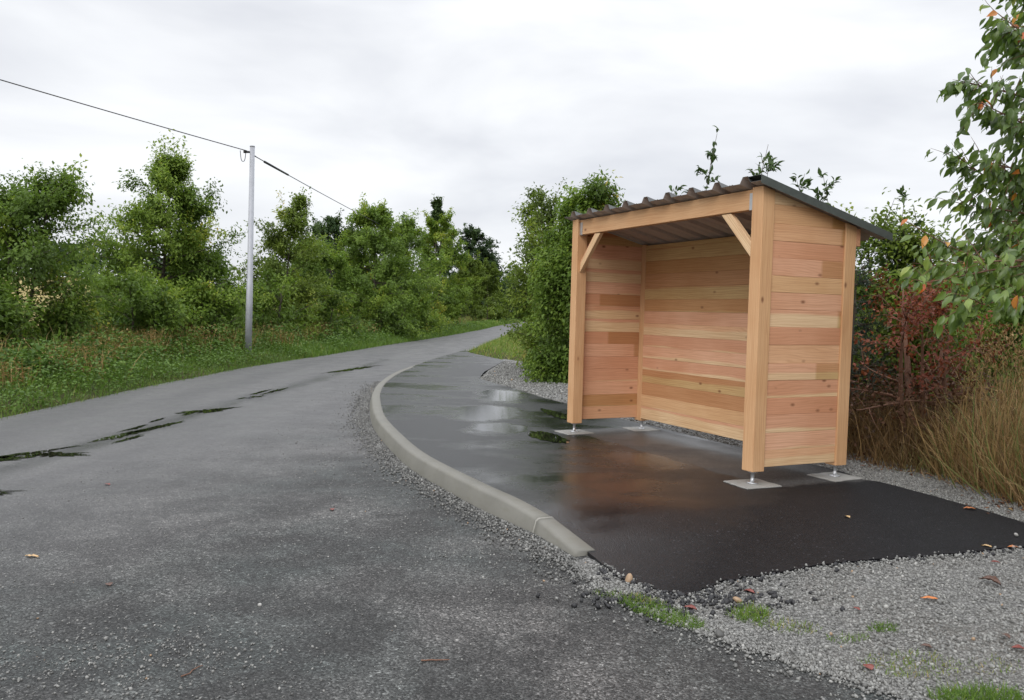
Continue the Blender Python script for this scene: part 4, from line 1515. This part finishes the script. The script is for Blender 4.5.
for i, t0_ in ((17, 0), (18, 0), (15, 6.3), (11, 0)):
    tp.append(p[i])
    td.append(p[i] - p[i - 1])
    tt.append(t0_)
tubes_mesh('trunk', tubes, M['bark_red'], ch, 6)
s = Soup()
tp, td, tt = np.array(tp), np.array(td), np.array(tt)
n = len(tp)
rep = 1
pos = np.repeat(tp, rep, 0) + rng.normal(0, 0.012, (n * rep, 3))
dl = np.repeat(td, rep, 0)
dl = dl / (np.linalg.norm(dl, axis=1)[:, None] + 1e-9)
ax = dl * 0.45 + rng.normal(0, 0.27, (n * rep, 3)) + np.array([-0.2, -0.05, -0.85])
nr = rng.normal(0, 0.55, (n * rep, 3)) + np.array([-0.1, -0.4, 0.7])
sz = 0.094 * rng.uniform(0.65, 1.2, n * rep)
tn = np.clip(0.46 + 0.12 * np.minimum(np.repeat(tt, rep), 4) + rng.normal(0, 0.14, n * rep), 0, 0.93)
tn = np.where(np.repeat(tt, rep) > 5, 0.96, tn)
tn = np.where(rng.random(n * rep) < 0.015, rng.uniform(0.95, 1, n * rep), tn)
pos = pos + ax / np.linalg.norm(ax, axis=1)[:, None] * 0.012
s.scatter(LEAF8, LEAF8_F, pos, frames(ax, nr), np.column_stack([sz * 0.48, sz, sz]), tn)
s.build('crown', M['leaf_cherry'], ch, True)


# ------------------------------------------------------------------ ground vegetation (uncountable)
def blades(soup, P, h0, h1, w, tone0, tonev, rng=RNG, lean=0.35, zf=ground_z):
    n = len(P)
    z = zf(P[:, 0], P[:, 1]) - 0.01
    az = rng.uniform(0, 6.28, n)
    h = rng.uniform(h0, h1, n)
    up = np.column_stack([rng.normal(0, lean, n), rng.normal(0, lean, n), np.ones(n)])
    up /= np.linalg.norm(up, axis=1)[:, None]
    side = np.column_stack([np.cos(az), np.sin(az), np.zeros(n)])
    fw = np.cross(up, side)
    fw /= np.linalg.norm(fw, axis=1)[:, None]
    side = np.cross(fw, up)
    R = np.stack([side, fw, up], 2)
    ww = (w if np.isscalar(w) else w) * rng.uniform(0.7, 1.3, n)
    soup.scatter(BLADE, BLADE_F, np.column_stack([P, z]), R, np.column_stack([ww, h * 0.8, h]), np.clip(rng.normal(tone0, tonev, n), 0, 1))


def strip(n, y0, y1, t0, t1, side, rng=RNG, bias=1.6):
    y = y0 + (y1 - y0) * rng.random(n) ** bias
    t = rng.uniform(t0, t1, n)
    x = xl(y) - t if side < 0 else xr(y) + t
    return np.column_stack([x, y])


def patchy(P, lo, hi, rng=RNG, scale=1.0):
    v = np.sin(P[:, 0] * 2.1 * scale + 1.3) * np.sin(P[:, 1] * 1.3 * scale + P[:, 0]) + 0.6 * np.sin(P[:, 1] * 3.1 * scale - P[:, 0] * 1.7)
    return P[(v > lo) & (v < hi) | (rng.random(len(P)) < 0.25)]


S = Soup()
P = strip(26000, 7, 28, -0.12, 1.9, -1, bias=1.3)
blades(S, P, 0.05, 0.22, 0.010, 0.45, 0.2, lean=0.5)
P = strip(26000, 24, 75, -0.1, 2.2, -1, bias=1.4)
blades(S, P, 0.12, 0.34, 0.022, 0.5, 0.16)
P = strip(9000, 70, 150, 0, 3.0, -1)
blades(S, P, 0.2, 0.5, 0.07, 0.55, 0.16)
tag(S.build('verge_grass', M['grass']), 'bright green grass verge along the left road edge', 'grass', kind='stuff')
# broad leaves low in the verge
S = Soup()
for (n, y0, y1, t0, t1, size, hh) in ((30000, 8, 30, 0.1, 1.9, 0.06, 0.40), (14000, 28, 80, 0.2, 2.6, 0.10, 0.42)):
    P = patchy(strip(n, y0, y1, t0, t1, -1), -0.1, 5, scale=0.8)
    m = len(P)
    pos = np.column_stack([P, ground_z(P[:, 0], P[:, 1]) + np.abs(RNG.normal(0, 1, m)) * hh * 0.55])
    a = RNG.normal(0, 1, (m, 3)) * np.array([1, 1, 0.4])
    S.scatter(LEAF4, LEAF4_F, pos, frames(a, np.array([0, 0, 1.0]) + RNG.normal(0, 0.35, (m, 3))), np.column_stack([np.full(m, size * 0.7), np.full(m, size), np.full(m, size)]) * RNG.uniform(0.6, 1.3, (m, 1)),
              np.clip(RNG.normal(0.4, 0.14, m), 0, 0.7))
tag(S.build('verge_herbs', M['grass']), 'low nettles and broad leaves in the left verge', 'herbs', kind='stuff')
# taller dry weeds between verge and trees
S = Soup()
P = patchy(strip(9000, 9, 32, 1.5, 5.2, -1, bias=1.2), 0.1, 5, scale=0.7)
blades(S, P, 0.35, 0.95, 0.012, 0.64, 0.26, lean=0.35)
P = strip(12000, 30, 90, 1.6, 5.0, -1, bias=1.3)
blades(S, P, 0.35, 0.95, 0.03, 0.55, 0.25, lean=0.25)
P = strip(60000, 8.5, 60, 1.0, 5.5, -1, bias=1.5)
m = len(P)
hgt = RNG.random(m) ** 1.1 * (0.62 + 0.18 * np.sin(P[:, 1] * 1.1 + P[:, 0] * 2.0))
pos = np.column_stack([P, ground_z(P[:, 0], P[:, 1]) + np.abs(hgt)])
a = RNG.normal(0, 1, (m, 3)) * np.array([1, 1, 0.6])
sz = 0.045 + 0.0022 * P[:, 1]
S.scatter(LEAF4, LEAF4_F, pos, frames(a, np.array([0, 0, 1.0]) + RNG.normal(0, 0.4, (m, 3))), np.column_stack([sz * 0.5, sz, sz]), np.clip(RNG.normal(0.36, 0.16, m) + 0.36 * ((xl(P[:, 1]) - P[:, 0] + 0.5 * np.sin(P[:, 1] * 0.9) > 1.7) & (RNG.random(m) < 0.5)), 0, 1))
# rough clumps of docks, nettles and dead stalks
for _k in range(110):
    cy = 8.8 + 40 * RNG.random() ** 1.5
    t_ = RNG.uniform(1.1, 3.6)
    cx = float(xl(cy)) - t_
    hgt_ = RNG.uniform(0.35, 0.85) * (0.6 + 0.2 * t_)
    brown = RNG.random() < 0.25 + 0.12 * t_
    m = int(RNG.uniform(120, 260))
    P = np.array([cx, cy]) + RNG.normal(0, 1, (m, 2)) * np.array([0.20, 0.30])
    pos = np.column_stack([P, ground_z(P[:, 0], P[:, 1]) + RNG.random(m) ** 0.8 * hgt_])
    a = RNG.normal(0, 1, (m, 3)) * np.array([1, 1, 0.5])
    sz = RNG.uniform(0.06, 0.11) * (0.7 if brown else 1.0) * (1 + 0.015 * cy) * RNG.uniform(0.6, 1.2, m)
    S.scatter(LEAF4, LEAF4_F, pos, frames(a, np.array([0, 0, 1.0]) + RNG.normal(0, 0.35, (m, 3))), np.column_stack([sz * (0.3 if brown else 0.6), sz, sz]),
              np.clip(RNG.normal(RNG.uniform(0.68, 0.92) if brown else RNG.uniform(0.08, 0.42), 0.08, m), 0, 1))
    if brown:
        blades(S, P[:60], hgt_ * 0.7, hgt_ * 1.25, 0.010 + 0.0006 * cy, 0.82, 0.1, lean=0.2)
tag(S.build('dry_weeds', M['weeds']), 'brown and green weeds below the roadside trees', 'weeds', kind='stuff')

# right: tall dry grass beside and behind the shelter
S = Soup()
poly = [(4.15, 5.0), (3.98, 6.4), (3.95, 7.1), (4.35, 7.75), (4.9, 8.5), (5.4, 10.5), (8.5, 10.5), (8.5, 4.0), (4.6, 3.6)]
P = rnd_in(poly, 11000)
hm = 0.75 + 0.35 * np.sin(P[:, 0] * 3.1 + P[:, 1] * 1.7) * np.sin(P[:, 1] * 2.7)
for k in range(5):
    q = P[k::5]
    blades(S, q[hm[k::5] > 0.38 + 0.1 * k], 0.4 + 0.1 * k, 0.75 + 0.12 * k, 0.011, 0.42 + 0.08 * k, 0.27, lean=0.36 - 0.03 * k)
P = rnd_in([(4.1, 5.0), (3.93, 6.4), (3.87, 7.1), (3.95, 7.5), (4.3, 7.6), (4.6, 7), (4.9, 4.2)], 3600)
blades(S, P, 0.3, 0.95, 0.009, 0.6, 0.26, lean=0.42)
P = rnd_in([(3.5, 7.6), (3.2, 8.5), (2.5, 10.4), (3.6, 11.5), (4.9, 9.0), (4.9, 8.6), (4.3, 7.5), (3.85, 7.2)], 5200)
blades(S, P, 0.2, 0.8, 0.008, 0.17, 0.15, lean=0.42)
P = rnd_in([(4.05, 5.2), (3.9, 6.6), (3.55, 7.6), (3.8, 8.2), (5, 6.6), (5, 5)], 2500)
blades(S, P, 0.1, 0.4, 0.006, 0.9, 0.12, lean=0.5)
# seed heads
P = rnd_in(poly, 2600)
m = len(P)
hz = ground_z(P[:, 0], P[:, 1]) + RNG.uniform(0.8, 1.3, m)
for k in range(3):
    pos = np.column_stack([P, hz + k * 0.025]) + RNG.normal(0, 0.012, (m, 3))
    a = RNG.normal(0, 0.5, (m, 3)) + np.array([0, 0, 1.0])
    S.scatter(LEAF4, LEAF4_F, pos, frames(a, RNG.normal(0, 1, (m, 3))), np.column_stack([np.full(m, 0.012), np.full(m, 0.05), np.full(m, 0.05)]), np.clip(RNG.normal(0.55, 0.15, m), 0, 0.88))
tag(S.build('dry_grass', M['dry_grass']), 'tall straw coloured dry grass beside the gravel strip', 'dry grass', kind='stuff')
# brown dead leaves and twigs of the thicket under the shrubs
S = Soup()
P = rnd_in([(3.6, 7.8), (3.3, 8.5), (3.6, 10.5), (5.4, 10.5), (5.0, 8.3), (4.4, 7.6)], 3200)
m = len(P)
pos = np.column_stack([P, RNG.uniform(0.02, 0.9, m)])
a = RNG.normal(0, 1, (m, 3))
S.scatter(LEAF4, LEAF4_F, pos, frames(a, RNG.normal(0, 1, (m, 3))), np.column_stack([np.full(m, 0.03), np.full(m, 0.055), np.full(m, 0.05)]), np.clip(RNG.normal(0.15, 0.16, m), 0, 0.6))
# litter on the gravel by the grass
yy = RNG.uniform(5.0, 8.6, 420)
P = np.column_stack([xr(yy) - np.abs(RNG.normal(0, 0.16, 420)) + 0.12, yy])
P = np.vstack([P, RNG.normal(0, 1, (60, 2)) * np.array([0.15, 0.12]) + np.array([3.85, 6.15])])
m = len(P)
pos = np.column_stack([P, np.maximum(gravel_z(P[:, 0], P[:, 1]), ground_z(P[:, 0], P[:, 1])) + 0.012])
a = RNG.normal(0, 1, (m, 3)) * np.array([1, 1, 0.15])
S.scatter(LEAF8, LEAF8_F, pos, frames(a, np.array([0, 0, 1.0]) + RNG.normal(0, 0.25, (m, 3))), np.column_stack([np.full(m, 0.025), np.full(m, 0.05), np.full(m, 0.05)]) * RNG.uniform(0.5, 1.2, (m, 1)), np.clip(RNG.normal(0.45, 0.25, m), 0, 1))
tag(S.build('leaf_litter', M['litter']), 'brown dead leaves under the shrubs and along the dry grass', 'leaf litter', kind='stuff')

# right verge beyond the footway
S = Soup()
P = rnd_in([(-1.7, 28), (-1.2, 26.7), (-0.2, 23.4), (0.7, 21.8), (1.6, 17), (3.2, 17), (2.4, 40), (1.6, 60), (0.2, 55), (-1.05, 39.5)], 16000)
blades(S, P, 0.06, 0.24, 0.016, 0.72, 0.16)
P = rnd_in([(1.5, 62), (0.2, 55), (1.5, 78), (5.4, 121), (12, 121), (5, 62)], 6000)
blades(S, P, 0.2, 0.6, 0.06, 0.55, 0.16)
P = rnd_in([(0.3, 22.2), (0.9, 20.5), (1.4, 17.2), (2.6, 17.2), (2.2, 24), (0.6, 25.5)], 3500)
blades(S, P, 0.2, 0.6, 0.012, 0.95, 0.1)
tag(S.build('verge_grass', M['grass']), 'yellowing grass verge beyond the gravel and footway', 'grass', kind='stuff')

# far woods on the skyline
S = Soup()
rng = np.random.default_rng(5)
def far_mass(x0, y0, x1, y1, n, h0, h1, r0, r1, leaf, per):
    for k in range(n):
        f = rng.random()
        cx, cy = x0 + (x1 - x0) * f + rng.normal(0, 5), y0 + (y1 - y0) * f + rng.normal(0, 7)
        h = rng.uniform(h0, h1)
        r = rng.uniform(r0, r1)
        z0 = float(ground_z(np.array([cx]), np.array([cy]))[0])
        u = rng.normal(0, 1, (per, 3))
        u /= np.linalg.norm(u, axis=1)[:, None]
        rr = rng.random(per) ** 0.4
        lump = 1 + 0.28 * np.sin(u[:, 0] * 5 + k) * np.sin(u[:, 2] * 5 + k * 2) + 0.15 * rng.normal(0, 1, per)
        pos = np.column_stack([cx + u[:, 0] * rr * r * lump, cy + u[:, 1] * rr * r * lump, z0 + h * 0.5 + u[:, 2] * rr * h * 0.5 * lump])
        pos[:, 2] = np.maximum(pos[:, 2], z0)
        s_ = leaf * rng.uniform(0.6, 1.3, per)
        S.scatter(LEAF4, LEAF4_F, pos, rand_rot(per, rng), np.column_stack([s_ * 0.7, s_, s_]), np.clip(rng.normal(0.45, 0.2, per) + rng.normal(0, 0.12), 0, 1))
far_mass(-190, 150, -60, 230, 34, 7, 12, 4, 7, 1.3, 420)
far_mass(-60, 230, 20, 260, 24, 8, 14, 5, 8, 1.4, 420)
far_mass(20, 240, 120, 200, 26, 8, 13, 5, 8, 1.4, 420)
far_mass(40, 90, 90, 60, 20, 4, 7, 3, 5, 0.8, 420)
far_mass(14, 40, 45, 26, 16, 2.2, 4.2, 1.6, 2.6, 0.3, 900)
tag(S.build('distant_woods', M['leaf_dark']), 'dark line of distant woods and hedges on the skyline', 'woods', kind='stuff')


# ------------------------------------------------------------------ small things on the ground
def tuft(label, x, y, rx, ry, n, h0, h1, tone0, rot=0.0):
    r = np.random.default_rng(int(abs(x * 1000 + y * 77)))
    qa = r.uniform(0, 6.283, n)
    qr = np.sqrt(r.random(n))
    q = np.column_stack([np.cos(qa) * qr * rx, np.sin(qa) * qr * ry])
    c, s_ = math.cos(rot), math.sin(rot)
    P = np.column_stack([x + q[:, 0] * c - q[:, 1] * s_, y + q[:, 0] * s_ + q[:, 1] * c])
    sp = Soup()
    blades(sp, P, h0, h1, 0.004, tone0, 0.15, r, 0.7, lambda a, b: np.maximum(gravel_z(a, b), ROAD_Z))
    o = sp.build('grass_tuft', M['grass'])
    tag(o, label, 'grass tuft', 'grass tufts along the gravel edge')


tuft('tiny grass tuft nearest the tapered kerb end', 0.54, 4.30, 0.08, 0.05, 160, 0.015, 0.04, 0.6)
tuft('wide green grass patch between road and black footway corner', 0.78, 4.03, 0.27, 0.09, 1500, 0.02, 0.055, 0.5, -0.85)
tuft('yellowish grass clump at the back of the wide green patch', 0.72, 4.2, 0.10, 0.05, 350, 0.02, 0.05, 0.8, -0.8)
tuft('bright grass clump on gravel right of the footway corner', 1.22, 4.0, 0.10, 0.08, 420, 0.03, 0.07, 0.6)
tuft('straggling yellow green grass just right of the bright clump', 1.36, 3.86, 0.16, 0.07, 300, 0.015, 0.05, 0.75, -0.3)
tuft('small flat grass tuft in the middle of the gravel', 1.60, 3.72, 0.10, 0.05, 240, 0.015, 0.04, 0.6)
tuft('neat little green tuft farther out on open gravel', 1.80, 3.80, 0.07, 0.04, 260, 0.02, 0.045, 0.45)
tuft('sparse olive grass patch near the bottom of the gravel', 1.76, 3.45, 0.22, 0.12, 520, 0.015, 0.045, 0.75)
tuft('largest lush green tuft at the bottom right corner', 1.90, 3.17, 0.20, 0.07, 900, 0.03, 0.08, 0.5)
tuft('thin faded tuft at the right end of the gravel', 2.10, 3.42, 0.12, 0.08, 120, 0.015, 0.04, 0.8)


def fallen(label, x, y, z, mat, size, rot, seed, curl=0.35, asp=0.45, name='fallen_leaf'):
    r = np.random.default_rng(seed)
    nu, nv = 5, 9
    V, F = [], []
    for i in range(nv):
        t_ = i / (nv - 1)
        wdt = math.sin(math.pi * t_ ** 0.85) * asp * 0.5 + 0.008
        for j in range(nu):
            u = (j / (nu - 1) - 0.5) * 2
            zz = curl * 0.28 * (u * u) * wdt * 2 + 0.14 * curl * math.sin(t_ * 3.0) + 0.02 * r.normal()
            V.append((u * wdt * size, (t_ - 0.5) * size, zz * size + 0.004))
    for i in range(nv - 1):
        for j in range(nu - 1):
            F.append((i * nu + j, i * nu + j + 1, (i + 1) * nu + j + 1, (i + 1) * nu + j))
    me = bpy.data.meshes.new(name)
    me.from_pydata(V, [], F)
    for p in me.polygons:
        p.use_smooth = True
    me.materials.append(M[mat])
    o = put(bpy.data.objects.new(name, me))
    o.location = (x, y, z)
    o.rotation_euler = (0, 0, rot)
    sd = o.modifiers.new('thick', 'SOLIDIFY')
    sd.thickness = 0.0012
    return tag(o, label, 'leaf', 'leaves fallen on the ground')


def gz(x, y):
    return float(max(gravel_z(np.array([x]), np.array([y]))[0], ROAD_Z)) + 0.010


FALL = [
    ('bright orange leaf on the back edge of the black tarmac', 3.420, 5.970, 'p', 'fallen_orange', 0.085, 1.30, 1, 0.50, 0.50),
    ('pale tan scrap of leaf alone on the black tarmac', 2.370, 5.620, 'p', 'fallen_tan', 0.045, 0.40, 2, 0.60, 0.70),
    ('pale leaf on the near tarmac edge at the right', 2.970, 4.980, 'g', 'fallen_tan', 0.060, 0.90, 3, 0.50, 0.50),
    ('orange leaf beside the pale leaf at the right tarmac edge', 3.130, 4.970, 'g', 'fallen_orange', 0.070, 1.50, 4, 0.50, 0.45),
    ('long orange brown leaf in the middle of the gravel', 2.140, 4.050, 'g', 'fallen_orange', 0.085, 1.40, 5, 0.40, 0.35),
    ('large dark crumpled leaf on the gravel at the right', 2.580, 4.280, 'g', 'fallen_brown', 0.110, 0.70, 6, 0.90, 0.60),
    ('small reddish leaf between the crumpled leaf and the tarmac', 2.830, 4.650, 'g', 'fallen_red', 0.050, 1.10, 7, 0.50, 0.50),
    ('brown leaf on gravel above the red leaf at the right border', 2.280, 3.640, 'g', 'fallen_brown', 0.050, 0.20, 8, 0.60, 0.50),
    ('red leaf on gravel at the right border', 2.270, 3.530, 'g', 'fallen_red', 0.060, 1.40, 9, 0.50, 0.60),
    ('dark red leaf on gravel close to the road edge', 1.560, 3.420, 'g', 'fallen_red', 0.055, 0.20, 10, 0.50, 0.80),
    ('brown curled leaf behind the sparse olive grass patch', 1.890, 3.580, 'g', 'fallen_brown', 0.050, 1.00, 11, 0.70, 0.60),
    ('faded reddish leaf on gravel left of the neat green tuft', 1.750, 3.990, 'g', 'fallen_red', 0.040, 0.50, 12, 0.50, 0.60),
    ('rust coloured leaf near the black footway corner', 1.290, 4.250, 'g', 'fallen_red', 0.060, 0.90, 13, 0.70, 0.60),
    ('red brown leaf lying against the wide green grass patch', 0.940, 4.070, 'g', 'fallen_red', 0.070, 1.10, 14, 0.60, 0.60),
    ('long tan leaf lying alone on the asphalt at the left', -2.770, 4.680, 'r', 'fallen_tan', 0.095, 1.35, 15, 0.30, 0.28),
    ('brown leaf on the asphalt behind the long tan one', -3.280, 6.590, 'r', 'fallen_red', 0.060, 1.20, 16, 0.50, 0.50),
    ('dark brown leaf on the asphalt nearest the bottom left', -2.100, 4.240, 'r', 'fallen_brown', 0.045, 0.60, 17, 0.50, 0.80),
    ('reddish leaf on the asphalt left of the kerb curve', -1.300, 5.960, 'r', 'fallen_red', 0.050, 0.30, 18, 0.50, 0.70),
]
for lab, x, y, surf, mt, size, rot, seed, curl, asp in FALL:
    z = pad_z(np.array([x]), np.array([y]))[0] if surf == 'p' else (ROAD_Z if surf == 'r' else gz(x, y))
    fallen(lab, x, y, float(z) + 0.002, mt, size, rot, seed, curl, asp)

# twigs on the road
def twig(label, x, y, L, rot, rad, mat='bark_red'):
    r = np.random.default_rng(int(L * 1000))
    pts = np.array([(math.cos(rot) * L * t_ + r.normal(0, 0.004), math.sin(rot) * L * t_ + r.normal(0, 0.004), rad + 0.002) for t_ in np.linspace(-0.5, 0.5, 7)])
    o = tubes_mesh('twig', [(pts, np.linspace(rad, rad * 0.6, 7))], M[mat], None, 6)
    o.location = (x, y, ROAD_Z)
    tag(o, label, 'twig')


twig('thin reddish twig on the asphalt at the bottom left', -1.270, 3.250, 0.120, 1.20, 0.0030)
twig('pale brown twig on the asphalt at the bottom centre', -0.290, 3.410, 0.130, 0.15, 0.0035)



def pebble(label, x, y, z, size, tone, seed):
    r = np.random.default_rng(seed)
    sp = Soup()
    sp.scatter(STONES[seed % 7], ICO_F, [(0, 0, size * 0.35)], rand_rot(1, r), np.array([[size * 1.2, size * 0.9, size * 0.7]]), [tone])
    o = sp.build('stone', M['stone'])
    o.location = (x, y, z)
    sb = o.modifiers.new('round', 'SUBSURF')
    sb.levels = sb.render_levels = 1
    tag(o, label, 'stone', 'larger stones by the footway corner')


pebble('orange tinted stone beside the wide grass patch', 0.680, 4.470, -0.118, 0.035, 1.00, 1)
pebble('tan stone near the rust coloured leaf', 1.200, 4.150, -0.100, 0.030, 1.00, 2)
pebble('white pebble alone on the asphalt', -1.230, 4.000, -0.130, 0.014, 0.93, 3)
pebble('dark rounded stone at the lower end of the wide grass patch', 1.010, 3.750, -0.128, 0.035, 0.10, 4)
pebble('small white stone near the right end of the black tarmac', 3.310, 5.230, 0.000, 0.018, 0.93, 5)


# ------------------------------------------------------------------ camera
cam_d = bpy.data.cameras.new('camera')
cam_d.sensor_width = 36.0
cam_d.lens = 813.39 / 1024 * 36.0
cam_d.clip_end = 5000
cam = put(bpy.data.objects.new('camera', cam_d))
cam.matrix_world = Matrix.Translation((0, 0, 1.37)) @ Matrix.Rotation(math.pi / 2 - 0.0468, 4, 'X') @ Matrix.Rotation(0.0258, 4, 'Z')
sc.camera = cam

# ------------------------------------------------------------------ light: overcast daylight
SUN_EL, SUN_AZ = math.radians(40), math.radians(207)      # azimuth from +Y, clockwise
w = bpy.data.worlds.new('World')
sc.world = w
w.use_nodes = True
nt = w.node_tree
nt.nodes.clear()
N = nt.nodes.new
out = N('ShaderNodeOutputWorld')
bg = N('ShaderNodeBackground')
bg.inputs['Strength'].default_value = 0.10
sky = N('ShaderNodeTexSky')
sky.sky_type = 'NISHITA'
sky.sun_disc = False
sky.sun_elevation = SUN_EL
sky.sun_rotation = SUN_AZ
tc = N('ShaderNodeTexCoord')
sepx = N('ShaderNodeSeparateXYZ')
nt.links.new(tc.outputs['Generated'], sepx.inputs[0])
mp = N('ShaderNodeMapping')
mp.inputs['Scale'].default_value = (1.0, 1.0, 3.2)
mp.inputs['Location'].default_value = (0.35, 0.1, 0.25)
nt.links.new(tc.outputs['Generated'], mp.inputs['Vector'])
nz = N('ShaderNodeTexNoise')
nz.inputs['Scale'].default_value = 2.3
nz.inputs['Detail'].default_value = 5
nz.inputs['Roughness'].default_value = 0.5
nz.inputs['Distortion'].default_value = 0.3
nt.links.new(mp.outputs[0], nz.inputs['Vector'])
cr = N('ShaderNodeValToRGB')
cr.color_ramp.elements[0].position = 0.36
cr.color_ramp.elements[0].color = (7.7, 7.9, 8.45, 1)
cr.color_ramp.elements[1].position = 0.62
cr.color_ramp.elements[1].color = (10.6, 10.75, 11.0, 1)
nt.links.new(nz.outputs['Fac'], cr.inputs[0])
el = N('ShaderNodeMapRange')
el.interpolation_type = 'SMOOTHSTEP'
el.inputs['From Min'].default_value = 0.30
el.inputs['From Max'].default_value = 0.95
el.inputs['To Min'].default_value = 1.0
el.inputs['To Max'].default_value = 2.6
nt.links.new(sepx.outputs['Z'], el.inputs['Value'])
vm = N('ShaderNodeVectorMath')
vm.operation = 'SCALE'
nt.links.new(cr.outputs[0], vm.inputs[0])
nt.links.new(el.outputs[0], vm.inputs['Scale'])
mx = N('ShaderNodeMix')
mx.data_type = 'RGBA'
mx.inputs[0].default_value = 0.93
nt.links.new(sky.outputs[0], mx.inputs[6])
nt.links.new(vm.outputs[0], mx.inputs[7])
nt.links.new(mx.outputs[2], bg.inputs['Color'])
nt.links.new(bg.outputs[0], out.inputs['Surface'])

sd = bpy.data.lights.new('sun', 'SUN')
sd.energy = 1.5
sd.angle = math.radians(35)
sd.color = (1.0, 0.965, 0.91)
sun = put(bpy.data.objects.new('sun', sd))
dirv = Vector((math.sin(SUN_AZ) * math.cos(SUN_EL), math.cos(SUN_AZ) * math.cos(SUN_EL), math.sin(SUN_EL)))
sun.rotation_euler = dirv.to_track_quat('Z', 'Y').to_euler()
sun.location = (0, -10, 20)

vs = sc.view_settings
vs.view_transform = 'Standard'
vs.look = 'None'
vs.exposure = 0.0
vs.gamma = 1.0
vs.use_curve_mapping = False
sc.cycles.max_bounces = 8
sc.cycles.transparent_max_bounces = 4
sc.cycles.use_denoising = True
